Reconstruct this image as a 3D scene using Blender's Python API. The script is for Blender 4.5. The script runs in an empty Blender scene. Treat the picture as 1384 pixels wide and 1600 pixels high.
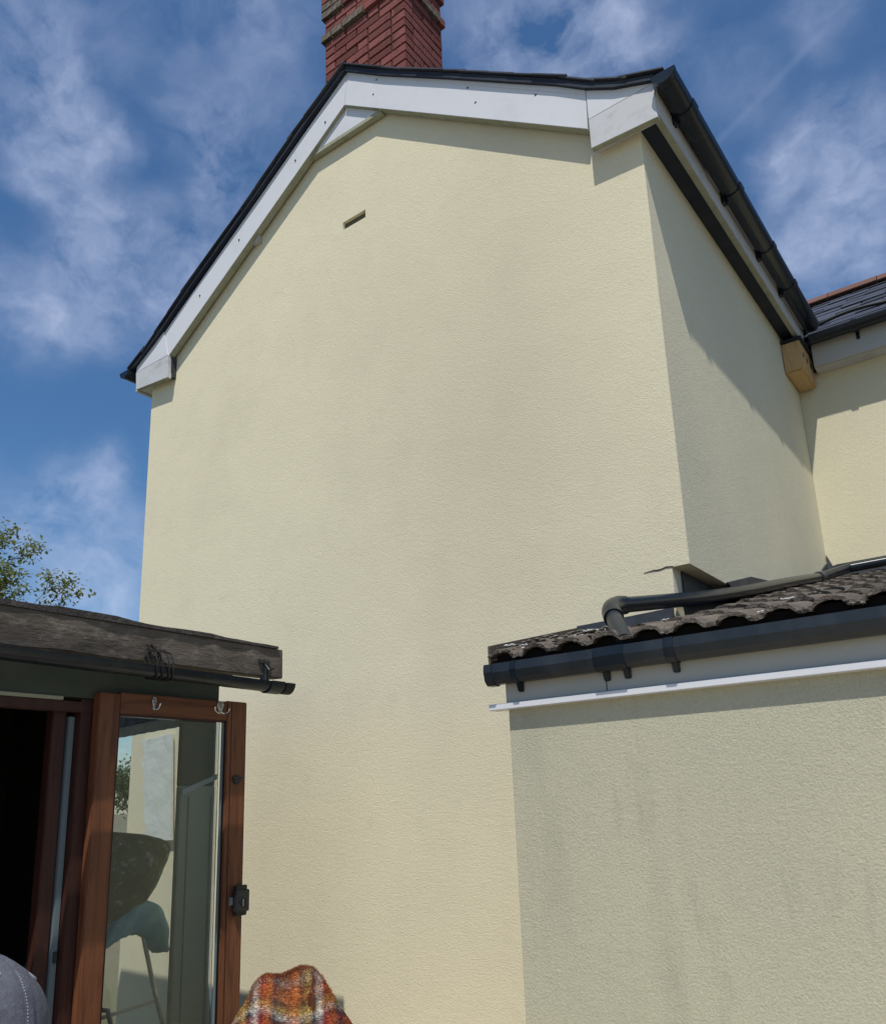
import bpy, bmesh, math, random
from mathutils import Vector, Matrix, noise as mnoise
random.seed(7)
R = math.radians
scn = bpy.context.scene
COL = scn.collection

# ------------------------------------------------------------------ camera
cd = bpy.data.cameras.new('camera'); cam = bpy.data.objects.new('camera', cd); COL.objects.link(cam)
M3 = Matrix(((0.7995, 0.1767, 0.5741), (0.5996, -0.1787, -0.7800), (-0.0352, 0.9679, -0.2488)))
cam.matrix_world = Matrix.Translation((0, 0, 1.55)) @ M3.to_4x4()
cd.sensor_fit = 'VERTICAL'; cd.sensor_height = 36; cd.sensor_width = 31.14
cd.lens = 36 * 1286 / 1600; cd.shift_y = 122 / 1600
cd.clip_start = 0.05; cd.clip_end = 3000
scn.camera = cam

# ------------------------------------------------------------------ light
SUN = Vector((0.42, -0.90, 1.92)).normalized()
elev = math.asin(SUN.z); az = math.atan2(SUN.x, SUN.y)
sl = bpy.data.lights.new('sun', 'SUN'); so = bpy.data.objects.new('sun', sl); COL.objects.link(so)
sl.energy = 3.9; sl.angle = R(0.55); sl.color = (1.0, 0.955, 0.88)
so.rotation_euler = SUN.to_track_quat('Z', 'Y').to_euler()
so.location = (4, -8, 14)
scn.view_settings.view_transform = 'Standard'; scn.view_settings.look = 'None'
scn.view_settings.gamma = 1; scn.view_settings.use_curve_mapping = False
scn.view_settings.exposure = 0.12

W = bpy.data.worlds.new('World'); scn.world = W; W.use_nodes = True
nt = W.node_tree; N = nt.nodes; L = nt.links; N.clear()
def nd(t, **k):
    n = N.new(t)
    for a, b in k.items(): setattr(n, a, b)
    return n
def mth(op, a, b=None, clamp=False):
    n = nd('ShaderNodeMath', operation=op, use_clamp=clamp)
    for i, v in enumerate((a, b)):
        if v is None: continue
        if isinstance(v, (int, float)): n.inputs[i].default_value = v
        else: L.new(v, n.inputs[i])
    return n.outputs[0]
sky = nd('ShaderNodeTexSky', sky_type='NISHITA'); sky.sun_disc = False
sky.sun_elevation = elev; sky.sun_rotation = az; sky.air_density = 1.0; sky.dust_density = 0.6; sky.ozone_density = 2.5
tc = nd('ShaderNodeTexCoord')
def vnoise(scale, detail, rough, vec, dim='3D'):
    n = nd('ShaderNodeTexNoise'); n.inputs['Scale'].default_value = scale
    n.inputs['Detail'].default_value = detail; n.inputs['Roughness'].default_value = rough
    L.new(vec, n.inputs['Vector']); return n
def vm(op, a, b=None):
    n = nd('ShaderNodeVectorMath', operation=op)
    for i, v in enumerate((a, b)):
        if v is None: continue
        if isinstance(v, (tuple, list)): n.inputs[i].default_value = v
        elif isinstance(v, (int, float)): n.inputs[3].default_value = v
        else: L.new(v, n.inputs[i])
    return n.outputs[1] if op in ('DOT_PRODUCT', 'DISTANCE') else n.outputs[0]
d0 = tc.outputs['Generated']
w1 = vnoise(9, 5, 0.55, d0)
w1s = vm('SCALE', vm('SUBTRACT', w1.outputs['Color'], (0.5, 0.5, 0.5)), 0.085)
dw = vm('ADD', d0, w1s)
# banks of thin cloud, each given by its direction in the sky and its angular radius
BL = [(-0.678,0.284,0.678,0.066,0.8), (-0.679,0.331,0.656,0.055,0.9), (-0.667,0.362,0.652,0.042,0.8), (-0.646,0.277,0.711,0.064,0.35), (-0.621,0.319,0.715,0.067,0.3), (-0.715,0.321,0.621,0.047,0.8), (-0.715,0.356,0.602,0.046,0.8), (-0.715,0.397,0.576,0.060,1), (-0.691,0.434,0.578,0.065,1), (-0.684,0.475,0.554,0.054,0.7), (-0.744,0.384,0.548,0.051,0.6), (-0.786,0.337,0.519,0.061,0.9), (-0.788,0.371,0.491,0.051,0.8), (-0.729,0.435,0.529,0.059,0.8), (-0.760,0.419,0.496,0.046,0.5), (-0.603,0.433,0.670,0.050,0.8), (-0.612,0.470,0.636,0.052,0.8), (-0.634,0.451,0.628,0.038,0.6), (-0.561,0.465,0.685,0.069,0.4), (-0.545,0.409,0.732,0.088,0.35), (-0.491,0.434,0.756,0.052,0.6), (-0.655,0.485,0.579,0.047,0.6), (-0.848,0.417,0.327,0.063,1), (-0.823,0.453,0.342,0.061,0.9), (-0.817,0.496,0.294,0.056,0.9), (-0.849,0.443,0.289,0.047,0.8), (-0.840,0.486,0.241,0.048,1), (-0.825,0.517,0.229,0.042,0.9), (-0.795,0.472,0.381,0.034,0.5), (-0.859,0.453,0.238,0.040,0.7), (-0.874,0.416,0.252,0.059,0.5), (-0.323,0.569,0.756,0.070,0.7), (-0.298,0.610,0.735,0.071,0.7), (-0.253,0.633,0.732,0.064,0.8), (-0.218,0.635,0.741,0.051,0.8), (-0.350,0.584,0.732,0.042,0.5), (-0.221,0.665,0.713,0.041,0.5), (-0.060,0.714,0.697,0.037,0.5), (-0.121,0.776,0.619,0.041,0.8), (-0.094,0.771,0.630,0.046,0.6), (-0.059,0.787,0.614,0.051,0.9), (-0.045,0.810,0.585,0.051,1), (-0.081,0.813,0.577,0.053,0.7), (-0.142,0.779,0.610,0.036,0.6), (-0.153,0.817,0.555,0.050,0.8), (-0.111,0.839,0.532,0.068,0.8), (-0.063,0.843,0.534,0.053,0.8), (-0.146,0.717,0.682,0.046,0.25), (-0.183,0.672,0.717,0.034,0.3)]
tot = None
for x, y, z, r, w in BL:
    c = Vector((x, y, z)).normalized()
    ds = vm('DISTANCE', dw, tuple(c))
    mr = nd('ShaderNodeMapRange', interpolation_type='SMOOTHERSTEP'); L.new(ds, mr.inputs[0])
    mr.inputs[1].default_value = 0.0; mr.inputs[2].default_value = r * 1.35; mr.inputs[3].default_value = w; mr.inputs[4].default_value = 0
    tot = mr.outputs[0] if tot is None else mth('ADD', tot, mr.outputs[0])
wisp = vnoise(11, 8, 0.58, vm('MULTIPLY', dw, (1.0, 1.3, 1.7)))
big = vnoise(2.3, 5, 0.55, vm('ADD', dw, (3.1, 1.7, 0.4)))
wv = mth('MULTIPLY', mth('SUBTRACT', wisp.outputs['Fac'], 0.30), 2.3, True)
bg = mth('MULTIPLY', mth('SUBTRACT', big.outputs['Fac'], 0.52), 1.4, True)
mask = mth('MULTIPLY', mth('ADD', mth('MINIMUM', tot, 1.15), bg), wv)
mask = mth('ADD', mth('MULTIPLY', mask, 0.52), 0.03, True)
# vapour trail
TA = Vector((-0.1786, 0.7438, 0.6441)); TB = Vector((-0.0725, 0.7246, 0.6854)); nrm = TA.cross(TB).normalized(); mid = ((TA + TB) / 2).normalized()
td = mth('ABSOLUTE', vm('DOT_PRODUCT', vm('ADD', d0, vm('SCALE', w1s, 0.02)), tuple(nrm)))
tr = nd('ShaderNodeMapRange', interpolation_type='SMOOTHSTEP'); L.new(td, tr.inputs[0]); tr.inputs[1].default_value = 0; tr.inputs[2].default_value = 0.0065; tr.inputs[3].default_value = 0.055; tr.inputs[4].default_value = 0
tl = nd('ShaderNodeMapRange', interpolation_type='SMOOTHSTEP'); L.new(vm('DISTANCE', d0, tuple(mid)), tl.inputs[0]); tl.inputs[1].default_value = 0.05; tl.inputs[2].default_value = 0.085; tl.inputs[3].default_value = 1; tl.inputs[4].default_value = 0
mask = mth('ADD', mask, mth('MULTIPLY', tr.outputs[0], tl.outputs[0]), True)
hs = nd('ShaderNodeHueSaturation'); hs.inputs['Hue'].default_value = 0.5; hs.inputs['Saturation'].default_value = 1.28; hs.inputs['Value'].default_value = 1.03
L.new(sky.outputs[0], hs.inputs['Color'])
mx = nd('ShaderNodeMix', data_type='RGBA'); L.new(mask, mx.inputs[0]); L.new(hs.outputs[0], mx.inputs[6]); mx.inputs[7].default_value = (5.2, 5.9, 7.9, 1)
bgn = nd('ShaderNodeBackground'); bgn.inputs[1].default_value = 0.1; L.new(mx.outputs[2], bgn.inputs[0])
wo = nd('ShaderNodeOutputWorld'); L.new(bgn.outputs[0], wo.inputs[0])

# ------------------------------------------------------------------ materials
class Mat:
    def __init__(s, name, col=(.5, .5, .5), rough=.7, spec=.3, metal=0):
        s.m = bpy.data.materials.new(name); s.m.use_nodes = True; s.nt = s.m.node_tree
        s.b = s.nt.nodes['Principled BSDF']; s.c = s.rgb(col)
        s.b.inputs['Roughness'].default_value = rough; s.b.inputs['Specular IOR Level'].default_value = spec; s.b.inputs['Metallic'].default_value = metal
        s.tc = s.nt.nodes.new('ShaderNodeTexCoord'); s.h = None
    def rgb(s, c):
        n = s.nt.nodes.new('ShaderNodeRGB'); n.outputs[0].default_value = (*c, 1); return n.outputs[0]
    def vec(s, scale=(1, 1, 1), rot=(0, 0, 0), src='Object'):
        n = s.nt.nodes.new('ShaderNodeMapping'); s.nt.links.new(s.tc.outputs[src], n.inputs[0])
        n.inputs['Scale'].default_value = scale; n.inputs['Rotation'].default_value = rot; return n.outputs[0]
    def noise(s, scale, detail=4, rough=.55, stretch=(1, 1, 1), src='Object', rot=(0, 0, 0), dist=0):
        n = s.nt.nodes.new('ShaderNodeTexNoise'); n.inputs['Scale'].default_value = scale; n.inputs['Detail'].default_value = detail
        n.inputs['Roughness'].default_value = rough; n.inputs['Distortion'].default_value = dist
        s.nt.links.new(s.vec(stretch, rot, src), n.inputs['Vector']); return n.outputs['Fac']
    def ramp(s, f, lo, hi, a=0., b=1.):
        n = s.nt.nodes.new('ShaderNodeMapRange'); s.nt.links.new(f, n.inputs[0])
        n.inputs[1].default_value = lo; n.inputs[2].default_value = hi; n.inputs[3].default_value = a; n.inputs[4].default_value = b; return n.outputs[0]
    def math(s, op, a, b):
        n = s.nt.nodes.new('ShaderNodeMath'); n.operation = op
        for i, v in enumerate((a, b)):
            if isinstance(v, (int, float)): n.inputs[i].default_value = v
            else: s.nt.links.new(v, n.inputs[i])
        return n.outputs[0]
    def mix(s, f, col, mode='MIX'):
        n = s.nt.nodes.new('ShaderNodeMix'); n.data_type = 'RGBA'; n.blend_type = mode
        if isinstance(f, (int, float)): n.inputs[0].default_value = f
        else: s.nt.links.new(f, n.inputs[0])
        s.nt.links.new(s.c, n.inputs[6])
        if isinstance(col, tuple): n.inputs[7].default_value = (*col, 1)
        else: s.nt.links.new(col, n.inputs[7])
        s.c = n.outputs[2]; return s
    def bump(s, f, strength=.3, dist=.01):
        n = s.nt.nodes.new('ShaderNodeBump'); n.inputs['Strength'].default_value = strength; n.inputs['Distance'].default_value = dist
        s.nt.links.new(f, n.inputs['Height'])
        if s.h is not None: s.nt.links.new(s.h, n.inputs['Normal'])
        s.h = n.outputs[0]; return s
    def rnd(s, lo, hi):
        n = s.nt.nodes.new('ShaderNodeObjectInfo'); return s.ramp(n.outputs['Random'], 0, 1, lo, hi)
    def val(s, f):
        n = s.nt.nodes.new('ShaderNodeHueSaturation'); s.nt.links.new(f, n.inputs['Value']); s.nt.links.new(s.c, n.inputs['Color']); s.c = n.outputs[0]; return s
    def done(s):
        s.nt.links.new(s.c, s.b.inputs['Base Color'])
        if s.h is not None: s.nt.links.new(s.h, s.b.inputs['Normal'])
        return s.m

def render_mat(name, base, dirt, amt, grain, patch=None, streak=False):
    m = Mat(name, base, .92, .12)
    f = m.noise(.5, 3, .5, (1, 1, .8))
    if patch:   # one broad weathered area of the wall, given by its centre and half-size
        sp = m.nt.nodes.new('ShaderNodeVectorMath'); sp.operation = 'LENGTH'; mp = m.vec((1 / patch[3], 0, 1 / patch[4]))
        mp.node.inputs['Location'].default_value = (-patch[0] / patch[3], 0, -patch[2] / patch[4]); m.nt.links.new(mp, sp.inputs[0])
        f = m.math('ADD', m.math('MULTIPLY', f, .42), m.ramp(sp.outputs['Value'], .1, 1.3, .42, .0))
    m.mix(m.ramp(f, .32, .72, 0, amt), dirt)
    m.mix(m.ramp(m.noise(1.1, 5, .62, (1, 1, .9)), .50, .82, 0, amt * .5), dirt)
    m.mix(m.ramp(m.noise(6, 5, .7), .55, .8, 0, amt * .35), dirt)
    if streak:   # dark run-down algae streaks, stronger towards the ground
        st = m.noise(2.6, 5, .6, (1.5, 1.5, .28)); m.mix(m.ramp(st, .54, .76, 0, .40), tuple(x * .78 for x in dirt))
        m.mix(m.ramp(m.noise(9, 4, .6, (1.2, 1.2, .25)), .58, .75, 0, .35), tuple(x * .7 for x in dirt))
    g = m.noise(115, 3, .6)
    m.val(m.ramp(g, .28, .72, 1 - grain * 1.3, 1 + grain * 1.3)); m.val(m.ramp(m.noise(50, 4, .65), .3, .7, 1 - grain * .45, 1 + grain * .45))
    m.val(m.ramp(m.noise(330, 2, .6), .3, .7, 1 - grain * .6, 1 + grain * .6))
    m.bump(m.noise(2.2, 3, .5), .25, .02)
    m.bump(g, .5, .005); m.bump(m.noise(40, 3, .6), .25, .006); m.bump(m.noise(240, 2, .6), .5, .003)
    return m.done()
M = {}
M['render'] = render_mat('cream_render', (.725, .662, .475), (.475, .432, .315), .70, .045, (.9, 0, 3.6, 2.0, 2.3))
M['render_dirty'] = render_mat('algae_stained_render', (.495, .472, .34), (.385, .375, .295), .8, .075, None, True)
M['render_far'] = render_mat('far_cream_render', (.68, .63, .455), (.60, .56, .41), .5, .04)
M['render_side'] = render_mat('side_wall_render', (.71, .665, .49), (.55, .53, .41), .8, .08)

m = Mat('white_upvc', (.655, .66, .68), .34, .35)
m.mix(m.ramp(m.noise(3, 6, .7), .50, .78, 0, .35), (.46, .465, .45)); m.mix(m.ramp(m.noise(45, 4, .7), .70, .78, 0, .5), (.2, .2, .2))
M['upvc'] = m.bump(m.noise(3, 2), .1, .01).done()
m = Mat('weathered_white_board', (.54, .545, .55), .5, .3)
m.mix(m.ramp(m.noise(7, 6, .72), .56, .72, 0, .6), (.30, .31, .29)); m.mix(m.ramp(m.noise(26, 5, .7, (1, 1, 3)), .62, .76, 0, .7), (.12, .13, .11))
m.mix(m.ramp(m.noise(4, 6, .75, (1, 1, 2)), .50, .66, 0, .5), (.36, .37, .35)); M['upvc_dirty'] = m.done()
m = Mat('grey_fascia_board', (.43, .42, .375), .42, .35)
m.mix(m.ramp(m.noise(3, 4, .6), .4, .7, 0, .4), (.34, .335, .30)); m.mix(m.ramp(m.noise(38, 4, .75), .70, .76, 0, .8), (.05, .045, .04))
M['fascia_grey'] = m.done()
m = Mat('black_plastic', (.009, .014, .021), .26, .35)
m.mix(m.ramp(m.noise(9, 5, .65), .5, .75, 0, .5), (.028, .034, .04)); M['black_pl'] = m.bump(m.noise(30, 3), .08, .003).done()
m = Mat('dark_blue_grey_plastic', (.016, .021, .026), .34, .4)
m.mix(m.ramp(m.noise(7, 5, .65, (1, 1, .4)), .48, .75, 0, .55), (.05, .055, .062)); M['gutter_pl'] = m.bump(m.noise(30, 3), .08, .003).done()
m = Mat('dark_soffit', (.022, .028, .042), .6, .2); m.mix(m.ramp(m.noise(8, 4), .5, .8, 0, .5), (.05, .055, .06)); M['soffit'] = m.done()
m = Mat('lead', (.035, .040, .05), .55, .4); m.mix(m.ramp(m.noise(9, 5, .6), .5, .72, 0, .6), (.09, .10, .11)); M['lead'] = m.bump(m.noise(6, 3), .5, .02).done()
m = Mat('slate', (.040, .044, .058), .55, .32)
m.val(m.rnd(.62, 1.5)); m.mix(m.ramp(m.noise(11, 6, .7), .52, .72, 0, .55), (.085, .088, .09)); m.mix(m.ramp(m.noise(40, 5, .7), .66, .78, 0, .7), (.02, .02, .02))
M['slate'] = m.bump(m.noise(25, 4, .6), .4, .006).done()
m = Mat('ridge_clay', (.15, .068, .048), .8, .2); m.val(m.rnd(.7, 1.25)); m.mix(m.ramp(m.noise(12, 5, .7), .48, .7, 0, .75), (.12, .09, .07)); M['ridge'] = m.bump(m.noise(30, 3), .4, .006).done()
m = Mat('concrete_roof_tile', (.15, .125, .105), .93, .12)
m.val(m.rnd(.65, 1.3)); m.mix(m.ramp(m.noise(6, 5, .7), .45, .7, 0, .75), (.095, .088, .075)); m.mix(m.ramp(m.noise(60, 4, .75), .56, .66, 0, .55), (.24, .22, .19)); m.mix(m.ramp(m.noise(45, 3, .7, (1, 1.1, 1)), .66, .72, 0, .8), (.02, .018, .016))
m.val(m.ramp(m.noise(160, 2, .6), .3, .7, .6, 1.4)); M['tile'] = m.bump(m.noise(120, 4, .7), 1.0, .008).done()
m = Mat('moss_crust', (.10, .088, .068), 1, .05); m.mix(m.ramp(m.noise(40, 4, .7), .45, .65), (.20, .19, .165)); M['moss'] = m.bump(m.noise(150, 3), .8, .006).done()
m = Mat('white_mortar', (.62, .62, .60), .95, .1); M['mortar_w'] = m.bump(m.noise(90, 3), .7, .006).done()
m = Mat('chimney_brick', (.235, .072, .062), .88, .15)
m.val(m.rnd(.55, 1.4)); m.mix(m.rnd(0, .5), (.16, .075, .07)); m.mix(m.ramp(m.noise(9, 5, .7), .5, .74, 0, .7), (.085, .04, .04)); m.val(m.ramp(m.noise(120, 3, .7), .3, .7, .75, 1.25))
M['brick'] = m.bump(m.noise(60, 4, .7), .6, .008).done()
m = Mat('lichen_brick', (.12, .088, .072), .95, .1); m.val(m.rnd(.7, 1.2)); m.mix(m.ramp(m.noise(22, 5, .7), .42, .6, 0, .8), (.22, .20, .165)); m.mix(m.ramp(m.noise(50, 4, .7), .58, .68, 0, .8), (.05, .045, .04))
M['brick_lichen'] = m.bump(m.noise(60, 4, .7), .9, .01).done()
m = Mat('dark_mortar', (.048, .032, .03), .95, .1); m.mix(m.ramp(m.noise(30, 4), .5, .75), (.10, .075, .065)); M['mortar'] = m.bump(m.noise(80, 3), .8, .01).done()
def wood(name, a, b, axis, rough=.5, knots=True, spec=.35):
    m = Mat(name, a, rough, spec)
    st = [9, 9, 9]; st[axis] = .8
    m.mix(m.ramp(m.noise(3, 6, .6, tuple(st), dist=1.2), .40, .68), b)
    m.mix(m.ramp(m.noise(11, 4, .6, tuple(st)), .6, .72, 0, .5), tuple(x * .35 for x in b))
    if knots:
        v = m.nt.nodes.new('ShaderNodeTexVoronoi'); v.inputs['Scale'].default_value = 4.5; s2 = [1, 1, 1]; s2[axis] = .8
        m.nt.links.new(m.vec(tuple(s2)), v.inputs['Vector']); m.mix(m.ramp(v.outputs['Distance'], .03, .075, .85, 0), tuple(x * .25 for x in b))
    m.bump(m.noise(9, 5, .6, tuple(st)), .35, .004); return m.done()
M['stained_v'] = wood('reddish_stained_timber_upright', (.165, .062, .028), (.085, .030, .014), 2)
M['stained_h'] = wood('reddish_stained_timber_rail', (.155, .058, .026), (.08, .028, .013), 1)
M['dark_frame'] = wood('dark_stained_timber', (.05, .017, .011), (.028, .010, .007), 2)
M['pale_wood'] = wood('pale_plywood', (.56, .38, .18), (.45, .29, .13), 2, .7, False)
m = Mat('weathered_beam', (.13, .108, .088), .95, .1)
m.mix(m.ramp(m.noise(2.2, 6, .7, (2, .6, 2)), .46, .70), (.055, .048, .042)); m.mix(m.ramp(m.noise(14, 7, .78, (1.2, .7, 1.2)), .52, .70, 0, .75), (.27, .235, .195))
m.mix(m.ramp(m.noise(22, 3, .6, (6, .35, 6)), .60, .72, 0, .7), (.02, .018, .016)); M['beam'] = m.bump(m.noise(16, 6, .7, (3, .8, 3)), .7, .010).done()
m = Mat('roofing_felt', (.045, .04, .038), .95, .1); m.mix(m.ramp(m.noise(14, 5, .7), .5, .7, 0, .6), (.12, .11, .10)); M['felt'] = m.bump(m.noise(40, 4, .7), .9, .012).done()
m = Mat('dark_green_paint', (.052, .066, .050), .5, .3); m.mix(m.ramp(m.noise(6, 4, .6), .45, .7, 0, .5), (.085, .095, .075)); M['green'] = m.bump(m.noise(5, 3), .15, .01).done()
m = Mat('grey_green_panel', (.50, .53, .44), .6, .25); m.mix(m.ramp(m.noise(4, 4, .6, (1, 1, .3)), .45, .7, 0, .5), (.40, .43, .36)); M['panel_green'] = m.done()
M['rim_cream'] = Mat('dirty_cream_paint', (.30, .30, .23), .6, .2).done()
M['blue_strip'] = Mat('blue_grey_draught_strip', (.12, .155, .165), .5, .3).done()
M['black_metal'] = Mat('black_painted_metal', (.018, .021, .023), .38, .5).done()
m = Mat('scratched_edge', (.35, .36, .37), .35, .5, .6); M['metal_edge'] = m.done()
M['chrome'] = Mat('polished_metal', (.75, .75, .76), .18, .5, 1.0).done()
M['rubber'] = Mat('black_rubber', (.012, .013, .014), .6, .3).done()
M['rope'] = Mat('black_wire', (.012, .012, .012), .5, .3).done()
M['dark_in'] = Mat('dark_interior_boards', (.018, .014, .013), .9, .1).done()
M['hole'] = Mat('air_vent_clay', (.12, .115, .08), .95, .1).done()
m = Mat('white_blind', (.66, .68, .64), .85, .1); m.mix(m.ramp(m.noise(9, 5, .7), .5, .72, 0, .5), (.48, .49, .44)); M['blind'] = m.bump(m.noise(8, 4), .5, .02).done()
M['sky_reflection'] = Mat('sky_reflection_blue', (.30, .40, .62), .8, .1).done()
m = Mat('dark_hat_felt', (.17, .18, .14), .95, .1); m.mix(m.ramp(m.noise(7, 4, .6), .4, .6, 0, .7), (.09, .09, .07)); m.mix(m.ramp(m.noise(26, 6, .75), .54, .62, 0, .7), (.5, .5, .46)); M['hat'] = m.bump(m.noise(60, 4), .6, .01).done()
m = Mat('blue_towel', (.30, .60, .75), 1, .05); m.mix(m.ramp(m.noise(7, 3, .5), .42, .6), (.50, .80, .90)); M['towel'] = m.bump(m.noise(160, 3, .7), 1, .01).done()
m = Mat('dark_blue_cloth', (.018, .06, .13), .95, .1); m.mix(m.ramp(m.noise(9, 3, .5), .45, .7), (.03, .10, .20)); M['blue_cloth'] = m.bump(m.noise(12, 4), .7, .02).done()
M['tube'] = Mat('pale_grey_tube', (.6, .6, .56), .4, .4).done()
m = Mat('grey_cap_cloth', (.105, .11, .135), .95, .15)
m.mix(m.ramp(m.noise(28, 4, .65), .45, .7, 0, .6), (.06, .065, .082)); m.mix(m.ramp(m.noise(160, 3, .6), .5, .7, 0, .35), (.17, .175, .20)); M['cap'] = m.bump(m.noise(420, 2, .6), .5, .002).bump(m.noise(25, 4, .6), .5, .006).done()
m = Mat('cap_stitching', (.22, .23, .26), .9, .1); M['stitch'] = m.done()
M['skin'] = Mat('skin', (.46, .27, .19), .55, .3).done()
M['hair'] = Mat('grey_brown_hair', (.08, .06, .045), .7, .2).done()
M['jumper'] = Mat('navy_jumper', (.03, .04, .07), .95, .1).done()
M['trouser'] = Mat('grey_trousers', (.07, .07, .075), .95, .1).done()
m = Mat('bark', (.16, .14, .115), .95, .1); M['bark'] = m.bump(m.noise(12, 5, .7, (3, 3, .5)), .8, .03).done()
def leafmat(name, a, b):
    m = Mat(name, a, .6, .25); m.mix(m.ramp(m.noise(1.6, 3, .6), .4, .62), b)
    m.b.inputs['Transmission Weight'].default_value = 0
    t = m.nt.nodes.new('ShaderNodeBsdfTranslucent'); s = m.nt.nodes.new('ShaderNodeMixShader'); s.inputs[0].default_value = .35
    mm = m.done(); m.nt.links.new(m.c, t.inputs[0]); out = m.nt.nodes['Material Output']
    m.nt.links.new(m.b.outputs[0], s.inputs[1]); m.nt.links.new(t.outputs[0], s.inputs[2]); m.nt.links.new(s.outputs[0], out.inputs[0]); return mm
M['leaf'] = leafmat('ash_leaves', (.15, .185, .055), (.23, .25, .09))
M['leaf2'] = leafmat('shrub_leaves', (.05, .085, .028), (.09, .13, .04))
m = Mat('lawn', (.20, .18, .13), 1, .05); m.mix(m.ramp(m.noise(.4, 5), .4, .7), (.13, .14, .08)); M['lawn'] = m.done()
m = Mat('pale_bounce_slabs', (.50, .44, .34), .9, .15); m.mix(m.ramp(m.noise(3, 5, .6), .4, .7, 0, .6), (.36, .33, .28)); M['unseen_patio'] = m.bump(m.noise(40, 4), .4, .01).done()
# clear pane: mostly see-through, the rest mirror-like
gm = bpy.data.materials.new('window_glass'); gm.use_nodes = True; g = gm.node_tree; g.nodes.clear()
o_ = g.nodes.new('ShaderNodeOutputMaterial'); t_ = g.nodes.new('ShaderNodeBsdfTransparent'); t_.inputs[0].default_value = (.90, .93, .92, 1)
s_ = g.nodes.new('ShaderNodeBsdfGlossy'); s_.inputs['Roughness'].default_value = .015; s_.inputs[0].default_value = (.9, .95, 1, 1)
f_ = g.nodes.new('ShaderNodeFresnel'); f_.inputs[0].default_value = 1.5; x_ = g.nodes.new('ShaderNodeMixShader')
mm_ = g.nodes.new('ShaderNodeMath'); mm_.operation = 'MULTIPLY_ADD'; mm_.inputs[1].default_value = 1.5; mm_.inputs[2].default_value = .06; g.links.new(f_.outputs[0], mm_.inputs[0]); g.links.new(mm_.outputs[0], x_.inputs[0]); g.links.new(t_.outputs[0], x_.inputs[1]); g.links.new(s_.outputs[0], x_.inputs[2]); g.links.new(x_.outputs[0], o_.inputs[0]); M['glass'] = gm

m = Mat('algae_stained_white_board', (.34, .345, .26), .7, .15); m.mix(m.ramp(m.noise(12, 5, .7), .45, .7, 0, .7), (.20, .21, .15)); M['algae'] = m.done()
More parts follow.
